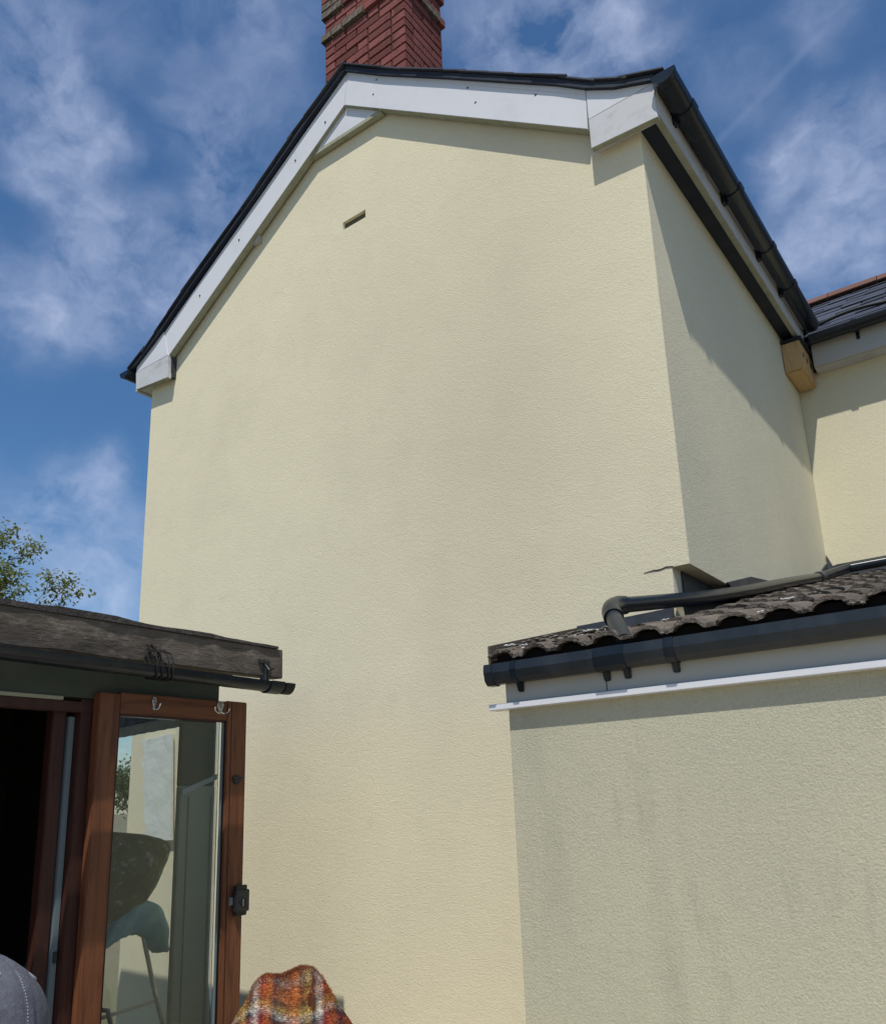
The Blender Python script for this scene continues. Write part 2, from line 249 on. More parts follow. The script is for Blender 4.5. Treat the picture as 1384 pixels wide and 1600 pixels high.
# ------------------------------------------------------------------ builders
def tag(o, label=None, cat=None, group=None, kind=None):
    if label: o['label'] = label
    if cat: o['category'] = cat
    if group: o['group'] = group
    if kind: o['kind'] = kind
    return o
def thing(name, loc, label, cat, group=None):
    o = bpy.data.objects.new(name, None); COL.objects.link(o); o.location = loc; o.empty_display_size = .1
    return tag(o, label, cat, group)
def wloc(o):
    v = Vector((0, 0, 0))
    while o is not None: v = v + o.location; o = o.parent
    return v
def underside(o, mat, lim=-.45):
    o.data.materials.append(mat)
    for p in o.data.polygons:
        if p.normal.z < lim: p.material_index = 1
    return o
class MB:
    def __init__(s): s.v = []; s.f = []
    def add(s, vs, fs):
        k = len(s.v); s.v += [tuple(v) for v in vs]; s.f += [tuple(i + k for i in f) for f in fs]; return s
    def box(s, x0, x1, y0, y1, z0, z1):
        return s.add([(x, y, z) for z in (z0, z1) for y in (y0, y1) for x in (x0, x1)], [(0, 2, 3, 1), (4, 5, 7, 6), (0, 1, 5, 4), (2, 6, 7, 3), (0, 4, 6, 2), (1, 3, 7, 5)])
    def prism(s, pts, axis, a, b):
        # pts = 2-D outline in the two other axes (in x,y,z order)
        n = len(pts)
        def P(p, t):
            q = list(p); q.insert(axis, t); return q
        vs = [P(p, a) for p in pts] + [P(p, b) for p in pts]
        return s.add(vs, [tuple(range(n)), tuple(range(2 * n - 1, n - 1, -1))] + [(i, i + n, (i + 1) % n + n, (i + 1) % n) for i in range(n)])
    def tube(s, pts, r, n=12, cap=True):
        pts = [Vector(p) for p in pts]; rs = r if isinstance(r, (list, tuple)) else [r] * len(pts)
        rings = []; up = None
        for i, p in enumerate(pts):
            d = (pts[min(i + 1, len(pts) - 1)] - pts[max(i - 1, 0)]).normalized()
            if up is None: up = d.orthogonal().normalized()
            up = (up - d * up.dot(d)).normalized(); w = d.cross(up)
            rings.append([p + (up * math.cos(t) + w * math.sin(t)) * rs[i] for t in [2 * math.pi * k / n for k in range(n)]])
        vs = [v for rg in rings for v in rg]
        fs = [(i * n + k, i * n + (k + 1) % n, (i + 1) * n + (k + 1) % n, (i + 1) * n + k) for i in range(len(pts) - 1) for k in range(n)]
        if cap: fs += [tuple(range(n - 1, -1, -1)), tuple(range((len(pts) - 1) * n, len(pts) * n))]
        return s.add(vs, fs)
    def strip(s, prof, axis, a, b, thick):
        # open 2-D polyline swept along axis with thickness (offset along 2-D normal)
        n = len(prof); off = []
        for i in range(n):
            p0 = Vector(prof[max(i - 1, 0)]); p1 = Vector(prof[min(i + 1, n - 1)]); d = (p1 - p0).normalized()
            off.append((prof[i][0] - d.y * thick, prof[i][1] + d.x * thick))
        return s.prism(list(prof) + off[::-1], axis, a, b)
    def blob(s, c, r, sq=(1, 1, 1)):
        t = (1 + 5 ** .5) / 2
        vs = [(-1, t, 0), (1, t, 0), (-1, -t, 0), (1, -t, 0), (0, -1, t), (0, 1, t), (0, -1, -t), (0, 1, -t), (t, 0, -1), (t, 0, 1), (-t, 0, -1), (-t, 0, 1)]
        fs = [(0, 11, 5), (0, 5, 1), (0, 1, 7), (0, 7, 10), (0, 10, 11), (1, 5, 9), (5, 11, 4), (11, 10, 2), (10, 7, 6), (7, 1, 8), (3, 9, 4), (3, 4, 2), (3, 2, 6), (3, 6, 8), (3, 8, 9), (4, 9, 5), (2, 4, 11), (6, 2, 10), (8, 6, 7), (9, 8, 1)]
        k = r / 1.9
        return s.add([(c[0] + v[0] * k * sq[0] * random.uniform(.8, 1.2), c[1] + v[1] * k * sq[1] * random.uniform(.8, 1.2), c[2] + v[2] * k * sq[2] * random.uniform(.8, 1.2)) for v in vs], fs)
    def mesh(s, name, bevel=0, smooth=False, origin=(0, 0, 0)):
        me = bpy.data.meshes.new(name); o = Vector(origin)
        me.from_pydata([Vector(v) - o for v in s.v], [], s.f)
        bm = bmesh.new(); bm.from_mesh(me)
        bmesh.ops.recalc_face_normals(bm, faces=bm.faces)
        if bevel:
            es = [e for e in bm.edges if len(e.link_faces) == 2 and e.calc_face_angle(0) > .6]
            bmesh.ops.bevel(bm, geom=es, offset=bevel, segments=2, affect='EDGES', clamp_overlap=True)
        bm.to_mesh(me); bm.free()
        if smooth:
            me.polygons.foreach_set('use_smooth', [True] * len(me.polygons))
            if smooth != 'all':
                bm = bmesh.new(); bm.from_mesh(me)
                for e in bm.edges:
                    if len(e.link_faces) == 2 and e.calc_face_angle(0) > .7: e.smooth = False
                bm.to_mesh(me); bm.free()
        return me
    def build(s, name, mat, parent=None, bevel=0, smooth=False, kind=None, label=None):
        o = bpy.data.objects.new(name, s.mesh(name, bevel, smooth, wloc(parent) if parent else (0, 0, 0)))
        o.data.materials.append(mat); COL.objects.link(o); o.parent = parent
        return tag(o, label, kind=kind)
def inst(name, me, loc, rot, parent, mat=None, scale=None):
    o = bpy.data.objects.new(name, me); COL.objects.link(o); o.parent = parent
    o.location = Vector(loc) - wloc(parent); o.rotation_euler = rot
    if scale: o.scale = scale
    return o

# ================================================================== setting
MB().add([(-1500, -1500, 0), (1500, -1500, 0), (1500, 1500, 0), (-1500, 1500, 0)], [(0, 1, 2, 3)]).build('ground', M['lawn'], kind='structure')
MB().add([(-3.0, -9, .006), (9, -9, .006), (9, 2.78, .006), (-3.0, 2.78, .006)], [(0, 1, 2, 3)]).build('unseen_patio', M['unseen_patio'], kind='structure')  # unseen paving, made wide and pale to bounce light onto the walls
MB().add([(-3.0, 2.78, .006), (-1.74, 2.78, .006), (-1.74, 3.5, .006), (-3.0, 3.5, .006)], [(0, 1, 2, 3)]).build('path', M['unseen_patio'], kind='structure')

# ================================================================== gable house
H = thing('gable_house', (-3.2, 3.5, 0), 'tall cream rendered gable-end house with white bargeboards and a red brick chimney', 'house')
YW = 3.5
out = [(-5.42, 0), (-1.29, 0), (-1.29, 2.54), (-1.2075, 2.54), (-1.2075, 4.90), (-3.19, 6.33), (-5.42, 4.88)]
wb = MB(); wb.prism(out, 1, YW, 8.6)
wall = wb.build('wall', M['render'], H)
# side face has its own weathering: a second material on the faces that look along +x
wall.data.materials.append(M['render_side'])
for p in wall.data.polygons:
    if p.normal.x > .9: p.material_index = 1
# small crack where the render overhangs
cr = MB(); pts = [(-1.425, 2.537), (-1.38, 2.542), (-1.345, 2.540), (-1.315, 2.547), (-1.285, 2.543), (-1.285, 2.538), (-1.315, 2.541), (-1.35, 2.535), (-1.385, 2.538)]
cr.prism(pts, 1, YW - .003, YW + .001); cr.build('crack', M['mortar'], H)
# verge outline (x, z of the top of the slates)
VR = [(-3.19, 6.545), (-2.85, 6.285), (-2.33, 5.918), (-1.89, 5.600), (-1.61, 5.400), (-1.437, 5.262), (-1.284, 5.168), (-1.075, 5.078)]
VL = [(-3.19, 6.545), (-3.573, 6.333), (-4.112, 5.990), (-4.847, 5.555), (-5.30, 5.255), (-5.53, 5.135), (-5.70, 5.085)]
roof = MB(); roof.strip([(x, z - .030) for x, z in VL[::-1]], 1, 3.40, 8.6, -.022); roof.strip([(x, z - .030) for x, z in VR], 1, 3.40, 8.6, -.022)
rf = roof.build('roof', M['soffit'], H)
def along(poly, step):
    res = []; acc = 0
    for a, b in zip(poly, poly[1:]):
        a = Vector(a); b = Vector(b); l = (b - a).length
        while acc < l:
            res.append((a + (b - a) * acc / l, (b - a).normalized())); acc += step
        acc -= l
    return res
sm = MB(); sm.box(-.02, .235, -.125, .125, 0, .011); sme = sm.mesh('slate', .002); sme.materials.append(M['slate'])
for poly, sgn in ((VR, 1), (VL, -1)):
    for k, (p, d) in enumerate(along(poly, .2)):
        for j in range(3):
            if p.x * sgn > (-1.2 if sgn > 0 else 5.55): continue
            o = inst('slate', sme, (p.x, 3.385 + .125 + j * .254 + random.uniform(-.004, .004) , p.y - .016 + random.uniform(0, .004)), (0, 0, 0), rf)
            ang = math.atan2(-d.y, abs(d.x))
            o.rotation_euler = (0, ang - .014, 0) if sgn > 0 else (0, ang - .014, math.pi)
# mortar bed under verge slates
mb = MB()
mb.strip([(x, z - .017) for x, z in VL[::-1]], 1, 3.405, 3.5, -.016); mb.strip([(x, z - .017) for x, z in VR], 1, 3.405, 3.5, -.016)
mb.build('verge_mortar', M['lead'], rf)
rd = MB()
for k in range(9): rd.prism([(-3.33, 6.46), (-3.19, 6.575), (-3.05, 6.46), (-3.05, 6.44), (-3.19, 6.555), (-3.33, 6.44)], 1, 3.62 + k * .45, 3.62 + k * .45 + .444)
rd.build('ridge_capping', M['lead'], rf)
rd = MB()
for i in range(14): rd.blob((-3.21 + random.uniform(-.07, .05), 3.42 + random.uniform(0, .2), 6.535 + random.uniform(-.03, .03)), random.uniform(.025, .045))
rd.build('ridge_mortar', M['mortar'], rf)
# bargeboards
YB = 3.43
bl = MB().prism([(-3.181, 6.500), (-5.185, 5.262), (-5.122, 5.020), (-3.221, 6.233)], 1, YB, YB + .052)
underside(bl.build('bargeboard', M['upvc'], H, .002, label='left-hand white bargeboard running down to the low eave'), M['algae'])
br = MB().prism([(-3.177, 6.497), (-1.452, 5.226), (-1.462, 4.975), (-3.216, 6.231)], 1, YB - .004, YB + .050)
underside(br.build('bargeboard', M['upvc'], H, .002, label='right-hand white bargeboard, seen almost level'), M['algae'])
tp = MB().prism([(-3.177, 6.497), (-1.452, 5.226), (-1.453, 5.19), (-3.178, 6.462)], 1, YB - .008, YB - .0045); tp.build('trim_strip', M['upvc'], H)
fl = MB().prism([(-3.215, 6.232), (-3.535, 6.045), (-2.93, 6.025)], 1, YB + .026, YB + .036); fl.build('apex_panel', M['upvc'], H)
fl = MB().prism([(-3.565, 6.012), (-2.905, 5.998), (-2.91, 6.024), (-3.545, 6.040)], 1, YB + .02, YB + .058); fl.build('apex_sill', M['algae'], H)
for x, z in ((-4.155, 5.60), (-2.284, 5.60)): MB().box(x - .03, x + .03, YB + .030, YW, z + .005, z + .14).build('purlin_end', M['fascia_grey'], H)
for x, z in ((-2.95, 6.15), (-2.92, 6.25), (-2.2, 5.72), (-2.15, 5.58), (-1.75, 5.38), (-3.70, 6.05), (-4.3, 5.68), (-4.75, 5.40), (-3.4, 6.2)):
    MB().tube([(x, YB - .0055, z), (x, YB + .001, z)], .0065, 10).build('nail_head', M['mortar'], H)
# box ends
for nm, poly, yy in (('box_end', [(-1.449, 4.842), (-1.085, 4.820), (-1.088, 5.026), (-1.449, 5.026)], YB - .008),
                     ('box_end', [(-5.530, 4.868), (-5.104, 4.828), (-5.112, 5.024), (-5.545, 5.026)], YB - .008)):
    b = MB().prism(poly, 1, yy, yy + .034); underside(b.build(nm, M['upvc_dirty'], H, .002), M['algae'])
for poly in ([(-1.450, 5.0295), (-1.092, 5.0295), (-1.092, 5.060), (-1.284, 5.135), (-1.438, 5.226), (-1.450, 5.226)], [(-5.546, 5.0295), (-5.122, 5.0295), (-5.189, 5.262), (-5.30, 5.205), (-5.53, 5.095)]):
    MB().prism(poly, 1, YB - .006, YB + .018).build('box_end_upper', M['upvc'], H, .0015)
MB().prism([(-5.14, 4.85), (-5.106, 4.85), (-5.106, 5.02), (-5.14, 5.08)], 1, YB + .02, YW - .001).build('box_side', M['lead'], H)
MB().box(-1.44, -1.12, YB + .017, YW - .001, 4.86, 4.875).build('box_soffit', M['upvc_dirty'], H)
MB().box(-5.52, -5.145, YB + .017, 8.0, 4.875, 4.89).build('box_soffit', M['upvc_dirty'], H)
# side fascia, soffit
fs = MB(); ylist = [3.445, 5.0, 6.30]
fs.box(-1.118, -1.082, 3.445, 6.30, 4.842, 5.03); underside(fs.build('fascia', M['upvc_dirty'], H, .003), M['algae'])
MB().box(-1.2065, -1.119, 3.50, 6.30, 4.868, 4.88).build('soffit', M['soffit'], H)
MB().box(-5.57, -5.54, 3.445, 8.4, 4.87, 5.03).build('fascia', M['upvc_dirty'], H, .003)
# half-round gutters
def half_gutter(mb, c, y0, y1, r, t=.004, n=14, z1=None):
    z0 = c[1]; z1 = z0 if z1 is None else z1
    vs = []; fs = []
    for (y, z) in ((y0, z0), (y1, z1)):
        for rr in (r, r - t):
            for k in range(n + 1):
                a = math.pi + math.pi * k / n; vs.append((c[0] + rr * math.cos(a), y, z + rr * math.sin(a)))
    m_ = n + 1
    for k in range(n):
        fs += [(k, k + 1, 2 * m_ + k + 1, 2 * m_ + k), (m_ + k + 1, m_ + k, 3 * m_ + k, 3 * m_ + k + 1), (k + 1, k, m_ + k, m_ + k + 1), (2 * m_ + k, 2 * m_ + k + 1, 3 * m_ + k + 1, 3 * m_ + k)]
    fs += [(0, 2 * m_, 3 * m_, m_), (n, m_ + n, 3 * m_ + n, 2 * m_ + n)]
    mb.add(vs, fs)
GX, GZ, GR = -1.020, 5.012, .060
g_ = MB(); half_gutter(g_, (GX, GZ), 3.375, 6.30, GR)
gut = g_.build('gutter', M['black_pl'], H, smooth=True)
ec = MB(); n = 14; ec.prism([(GX + (GR + .003) * math.cos(math.pi + math.pi * k / n), GZ + (GR + .003) * math.sin(math.pi + math.pi * k / n)) for k in range(n + 1)], 1, 3.368, 3.392)
ec.build('stop_end', M['black_pl'], gut)
for y in (3.66, 4.42, 5.10, 5.62):
    b = MB(); half_gutter(b, (GX, GZ), y - .035, y + .035, GR + .006, .006); b.box(-1.082, -1.06, y - .02, y + .02, GZ - .075, GZ - .02)
    b.build('gutter_joint', M['black_pl'], gut, smooth=True)
g_ = MB(); half_gutter(g_, (-5.635, 5.045), 3.375, 8.3, .055); g2 = g_.build('gutter', M['black_pl'], H, smooth=True)
ec = MB(); ec.prism([(-5.635 + .057 * math.cos(math.pi + math.pi * k / n), 5.045 + .057 * math.sin(math.pi + math.pi * k / n)) for k in range(n + 1)], 1, 3.368, 3.39); ec.build('stop_end', M['black_pl'], g2)
# air vent: recessed clay brick in the gable (a real hollow cut through the render)
cut = MB().box(-3.305, -3.100, YW - .05, YW + .035, 5.312, 5.372).build('vent_cut', M['hole'])
md = wall.modifiers.new('vent_hole', 'BOOLEAN'); md.object = cut; md.operation = 'DIFFERENCE'; md.solver = 'EXACT'
bpy.context.view_layer.update()
me2 = bpy.data.meshes.new_from_object(wall.evaluated_get(bpy.context.evaluated_depsgraph_get())); wall.modifiers.remove(md); wall.data = me2
bpy.data.objects.remove(cut)
MB().box(-3.303, -3.102, YW + .022, YW + .034, 5.314, 5.370).build('air_vent', M['hole'], H)
# render bell drip above extension roof : flashing strips
fpts = [(3.60, 2.40), (3.60, 2.535), (3.98, 2.543), (4.4, 2.655), (4.75, 2.700), (5.1, 2.775), (5.5, 2.845), (5.9, 2.935), (6.14, 3.016), (6.28, 3.090), (6.44, 3.16), (6.44, 3.02), (5.2, 2.72), (4.2, 2.48)]
MB().prism([(y, z) for y, z in fpts[2:]], 0, -1.206, -1.196).build('flashing', M['lead'], H)
MB().box(-1.2895, -1.279, 3.60, 4.4, 2.30, 2.538).build('flashing', M['lead'], H)

# ------------------------------------------------------------------ chimney
CH = MB().box(-3.705, -2.924, 3.757, 4.193, 5.9, 8.75).build('chimney', M['mortar'], H)
cx0, cx1, cy0, cy1 = -3.715, -2.914, 3.745, 4.205
def brick_mesh(l, mat):
    b = MB().box(0, l, 0, .10, 0, .0645); me = b.mesh('brick', .0035); me.materials.append(mat); return me
LEN = [.102, .215]
BM = {(l, k): brick_mesh(l, M[k]) for l in LEN + [.16, .06] for k in ('brick', 'brick_lichen')}
nb = 0
z = 6.02; course = 0
while z < 8.55:
    rel = round((7.34 - z) / .075)
    off = 0.0; lich = .03
    k7 = course
    if 7.36 < z < 7.43: off = .024; lich = .62
    if z > 7.58: off = .022; lich = .75
    if 7.80 < z < 7.94: off = .0
    for face in range(3):
        Lf = (cx1 - cx0 if face == 0 else cy1 - cy0) + 2 * off
        if face in (1, 2) and z < 6.2: continue
        s = 0; i = 0
        pat = []
        first = .102 if (course % 2 == (0 if face == 0 else 1)) else .215
        pat.append(first); s = first + .011
        while s < Lf - .05:
            c = .215 if (face != 0 or random.random() > .22) else .102
            if s + c > Lf - .03 or Lf - (s + c) < .06: c = Lf - s
            pat.append(c); s += c + .011
        s = 0
        for c in pat:
            l = min(c, Lf - s)
            if l < .03: break
            base = min(BM, key=lambda q: abs(q[0] - l))[0]
            me = BM[(base, 'brick_lichen' if random.random() < (lich * (1.0 if (face == 2 or (face == 0 and s < .42)) else .22)) else 'brick')]
            j = random.uniform(-.003, .003)
            if face == 0: loc = (cx0 - off + s, cy0 - off + j, z); rot = (0, 0, 0)
            elif face == 1: loc = (cx1 + off + j - .0, cy0 - off + s + .0005, z); rot = (0, 0, R(90))
            else: loc = (cx0 - off + .0005 + j, cy0 - off + s + l, z); rot = (0, 0, R(-90))
            if nb < 298:
                o = inst('brick', me, loc, rot, CH, scale=(l / base, 1, 1)); nb += 1
            s += l + .011
    z += .0755; course += 1
# lead apron at the foot of the chimney
MB().prism([(-3.78, 6.14), (-3.19, 6.49), (-2.92, 6.28), (-2.92, 6.22), (-3.19, 6.45), (-3.78, 6.10)], 1, 3.70, 3.744).build('lead_apron', M['lead'], CH)

# ------------------------------------------------------------------ nest box in the corner
NB = thing('nest_box', (-1.14, 6.26, 4.55), 'pale plywood box fixed under the dark soffit in the corner between the two cream walls', 'nest box')
MB().box(-1.204, -1.078, 6.055, 6.455, 4.567, 4.80).build('body', M['pale_wood'], NB, .003)
MB().box(-1.19, -1.092, 6.068, 6.442, 4.559, 4.5665).build('base_panel', M['pale_wood'], NB, .002)
MB().box(-1.2065, -1.058, 6.035, 6.47, 4.801, 4.822).build('lid', M['soffit'], NB, .002)
for y in (6.14, 6.25, 6.36): MB().box(-1.079, -1.076, y - .012, y + .012, 4.69, 4.725).build('entrance_hole', M['dark_in'], NB)

# ================================================================== main house behind (far wall, slate roof)
F = thing('main_house', (0, 7.5, 0), 'cream house wing at the right edge with dark slate roof and red ridge tiles', 'house')
YF = 6.475
MB().box(-1.2065, 4.2, YF, 12.5, 0, 4.70).build('wall', M['render_far'], F)
MB().box(-1.05, 4.25, 6.33, 6.352, 4.675, 4.88).build('fascia', M['fascia_grey'], F, .003)
MB().box(-1.05, 4.25, 6.353, YF - .001, 4.675, 4.69).build('soffit', M['upvc_dirty'], F)
RY0, RZ0, RY1, RZ1 = 6.27, 4.90, 8.45, 6.40
sl_ = (RZ1 - RZ0) / (RY1 - RY0); aR = math.atan(sl_)
fr = MB(); fr.strip([(RY0, RZ0 - .03), (RY1, RZ1 - .03)], 0, -3.4, 4.3, -.03); fr.strip([(RY1, RZ1 - .03), (2 * RY1 - RY0, RZ0 - .03)], 0, -3.4, 4.3, -.03)
frf = fr.build('roof', M['soffit'], F)
s1 = MB(); s1.box(-.177, .177, 0, .52, 0, .009); s1me = s1.mesh('slate', .0015); s1me.materials.append(M['slate'])
g = .262; rows = int(math.hypot(RY1 - RY0, RZ1 - RZ0) / g); cnt = 0
for r_ in range(rows + 1):
    dd = r_ * g
    for c_ in range(22):
        x = -1.30 + c_ * .36 + (.18 if r_ % 2 else 0)
        if x > 4.1 or cnt >= 290: continue
        y = RY0 + dd * math.cos(aR); zz = RZ0 + dd * math.sin(aR)
        if y + .3 > RY1 + .1: continue
        inst('slate', s1me, (x + random.uniform(-.004, .004), y + random.uniform(-.008, .006), zz + random.uniform(0, .005)), (aR - .028, 0, random.uniform(-.012, .012)), frf); cnt += 1
rt = MB(); rt.strip([(-.165, -.125), (-.08, -.035), (0, .012), (.08, -.035), (.165, -.125)], 0, 0, .445, -.016); rtm = rt.mesh('ridge_tile', .002); rtm.materials.append(M['ridge'])
for k in range(12): inst('ridge_tile', rtm, (-1.6 + k * .452, RY1, RZ1 + .075 + random.uniform(-.004, .004)), (0, random.uniform(-.01, .01), 0), frf)
mo = MB(); mo.box(-1.6, 3.8, RY1 - .135, RY1 + .135, RZ1 - .07, RZ1 - .035); mo.build('ridge_mortar', M['mortar'], frf)
# far gutter (runs along x)
def half_gutter_x(mb, cy, cz, x0, x1, r, t=.004, n=12):
    t_ = MB(); half_gutter(t_, (0, 0), x0, x1, r, t, n)
    mb.add([(v[1], cy + v[0], cz + v[2]) for v in t_.v], t_.f)
g_ = MB(); half_gutter_x(g_, 6.268, 4.895, -1.04, 4.25, .058); fg = g_.build('gutter', M['black_pl'], F, smooth=True)
for x in (-.72, .1, .9, 1.7):
    b = MB(); half_gutter_x(b, 6.268, 4.895, x - .02, x + .02, .066, .007); b.box(x - .012, x + .012, 6.322, 6.335, 4.79, 4.87); b.build('gutter_bracket', M['black_pl'], fg, smooth=True)
MB().prism([(-1.2, 3.00), (4.2, 3.00), (4.2, 3.152), (-1.13, 3.148), (-1.165, 3.142), (-1.2, 3.235)], 1, YF - .012, YF - .002).build('flashing', M['lead'], F)
cb = MB(); pts = []
for k in range(26):
    t = k / 25; x = -1.05 + t * 1.6; y = 6.55 + .02 * math.sin(t * 3) + .45 * max(0, t - .3); pts.append((x, y, RZ0 + (y - RY0) * sl_ + .035 + .03 * math.sin(t * 9)))
cb.tube(pts, .014, 8); tag(cb.build('cable', M['rubber'], None, smooth=True), 'thick black cable lying across the dark slates above the far gutter', 'cable')

# ================================================================== extension
E = thing('house_extension', (0, 3.2, 0), 'low single-storey extension in grey-green stained render with brown tiled lean-to roof', 'extension')
YE = 2.765; XE = -1.735
SL = .25
ev = MB(); ev.prism([(2.765, 0), (3.495, 0), (3.495, 2.03 + .715 * SL), (2.765, 2.03)], 0, XE, 4.2); ev.prism([(3.4951, 0), (6.47, 0), (6.47, 2.03 + 3.69 * SL), (3.4951, 2.03 + .715 * SL)], 0, -1.2885, 4.199); ev.build('wall', M['render_dirty'], E)
MB().box(XE + .004, 4.25, 2.742, 2.7645, 1.915, 2.045).build('fascia', M['fascia_grey'], E, .002)
MB().box(-1.30, -1.297, 2.7405, 2.7415, 1.917, 2.04).build('fascia_seam', M['dark_in'], E)
MB().box(-1.803, 4.25, 2.726, 2.79, 1.890, 1.9135).build('fascia_trim', M['upvc'], E, .002)
# roof
TY0, TZ0 = 2.708, 2.083; aT = math.atan(SL)
MB().prism([(2.74, 2.063), (3.499, 2.063 + .759 * SL), (3.499, 2.04 + .759 * SL), (2.74, 2.040)], 0, -1.765, -1.296).build('roof', M['soffit'], E)
er = MB().prism([(2.74, 2.063), (6.47, 2.063 + 3.73 * SL), (6.47, 2.04 + 3.73 * SL), (2.74, 2.040)], 0, -1.294, 4.2).build('roof', M['soffit'], E)
MB().box(-1.76, 4.2, 2.7405, 2.7415, 2.046, 2.108).build('eave_filler', M['dark_in'], E)
def tile_mesh():
    prof = []; n = 28; w = .302
    for k in range(n + 1):
        u = w * k / n; p = (u % .151) / .151
        if u >= w - 1e-6: p = 0
        h = .026 * (max(0, math.sin(math.pi * min(1, p / .70))) ** .5)
        prof.append((u, h))
    vs = []; m_ = n + 1
    for y in (0, .02, .41):
        for (dz) in (0, .015):
            for (u, h) in prof: vs.append((u, y, h + dz))
    fs = []
    for k in range(n):
        for s in range(2):
            a = s * 2 * m_
            fs += [(a + k + 1, a + k, a + 2 * m_ + k, a + 2 * m_ + k + 1), (a + m_ + k, a + m_ + k + 1, a + 3 * m_ + k + 1, a + 3 * m_ + k)]
        fs += [(k, k + 1, m_ + k + 1, m_ + k)]
        fs += [(4 * m_ + k + 1, 4 * m_ + k, 5 * m_ + k, 5 * m_ + k + 1)]
    fs += [(0, m_, 3 * m_, 2 * m_), (n, 2 * m_ + n, 3 * m_ + n, m_ + n), (2 * m_, 3 * m_, 5 * m_, 4 * m_), (2 * m_ + n, 4 * m_ + n, 5 * m_ + n, 3 * m_ + n)]
    mb = MB(); mb.add(vs, fs)
    return mb
tms = []
for q in range(4):
    t_ = tile_mesh(); rnd = random.Random(q)
    t_.v = [(v[0], v[1] + (rnd.uniform(-.004, .004) if v[1] < .01 else 0), v[2] + (rnd.uniform(-.0025, .0025) if v[1] < .3 else 0)) for v in t_.v]
    me = t_.mesh('roof_tile', 0, True); me.materials.append(M['tile']); tms.append(me)
moss = MB(); white = MB()
def roof_z(y): return TZ0 - .012 + (y - TY0) * SL
def wave(x):
    p = ((x + 1.775) % .151) / .151; return .026 * (max(0, math.sin(math.pi * min(1, p / .70))) ** .5)
for r_ in range(12):
    y = TY0 + r_ * .315 * math.cos(aT)
    for c_ in range(19):
        x = -1.775 + c_ * .302
        if x > 3.9: continue
        if x < -1.35 and y > 3.15: continue
        jz = random.uniform(0, .004)
        inst('roof_tile', random.choice(tms), (x + random.uniform(-.002, .002), y + random.uniform(-.006, .006), roof_z(y) + .012 + jz), (aT - .045, 0, random.uniform(-.006, .006)), er)
        if r_ < 5 and x < 1.0:
            for q in range(44 if r_ < 3 else 10):
                u = random.uniform(0, .30); moss.blob((x + u, y - .002 + random.uniform(-.004, .01) + (.0 if random.random() < .75 else random.uniform(0, .25)), roof_z(y) + .020 + wave(x + u) + random.uniform(-.004, .006)), random.uniform(.003, .0085), (1.3, 1, .8))
for q in range(60):
    x = random.uniform(-1.75, -1.35); y = 2.78 + random.uniform(0, .35)
    moss.blob((x, y, roof_z(y) + .035 + wave(x)), random.uniform(.006, .016), (1.3, 1, .6))
for x, y in ((-1.68, 2.80), (-1.64, 2.82), (-1.66, 2.78), (-1.70, 2.74), (-1.46, 2.86), (-1.42, 2.87), (-1.50, 3.02), (-1.46, 3.05), (-1.16, 3.02), (-.72, 2.72), (-.70, 3.0)):
    for q in range(6): white.blob((x + random.uniform(-.02, .02), y + random.uniform(-.01, .01), roof_z(y) + .038 + wave(x)), random.uniform(.003, .007), (1.5, 1, .6))
moss.build('moss_crumbs', M['moss'], er, kind='stuff'); white.build('mortar_crumbs', M['mortar_w'], er, kind='stuff')
# verge strip at left end and lead upstand along the gable wall
MB().prism([(2.72, 2.065), (3.499, 2.065 + .779 * SL), (3.499, 2.140 + .779 * SL), (2.72, 2.146)], 0, -1.792, -1.780).build('verge_strip', M['tile'], E, .002)
MB().prism([(-1.78, 2.22), (-1.30, 2.22), (-1.30, 2.352), (-1.5, 2.345), (-1.78, 2.340)], 1, 3.486, 3.497).build('upstand', M['lead'], E)
# square-line gutter
prof = [(2.690, 2.064), (2.678, 2.060), (2.676, 2.030), (2.684, 2.002), (2.700, 1.986), (2.732, 1.986), (2.739, 1.998), (2.740, 2.056)]
gx0 = -1.765
inner = [(y + (.004 if y < 2.71 else -.004), z + .004) for y, z in prof]
gg = MB(); gg.prism(prof + inner[::-1], 0, gx0, 4.25); eg = gg.build('gutter', M['gutter_pl'], E, .0008)
so_ = MB(); so_.prism([(y + (-.004 if y < 2.71 else .002), z + (.003 if z > 2.02 else -.004)) for y, z in prof], 0, gx0 - .022, gx0 + .016); so_.build('stop_end', M['gutter_pl'], eg, .002)
for x, w in ((-1.655, .012), (-1.255, .060), (-1.03, .018), (-.05, .018), (.9, .018)):
    b = MB(); pr = [(y + (-.003 if y < 2.71 else .001), z + (.004 if z > 2.02 else -.004)) for y, z in prof]
    pi = [(y + (.004 if y < 2.71 else -.006), z + .006) for y, z in prof]
    b.prism(pr + pi[::-1], 0, x - w, x + w)
    o = b.build('gutter_joint' if w > .04 else 'gutter_bracket', M['black_pl'], eg, .001)
    for xx in ((x,) if w < .04 else (x - .035, x + .045)):
        a = MB(); a.prism([(2.715, 1.992), (2.7415, 1.986), (2.7415, 1.950), (2.730, 1.952)], 0, xx - .012, xx + .012); a.build('bracket_arm', M['black_pl'], eg, .003)

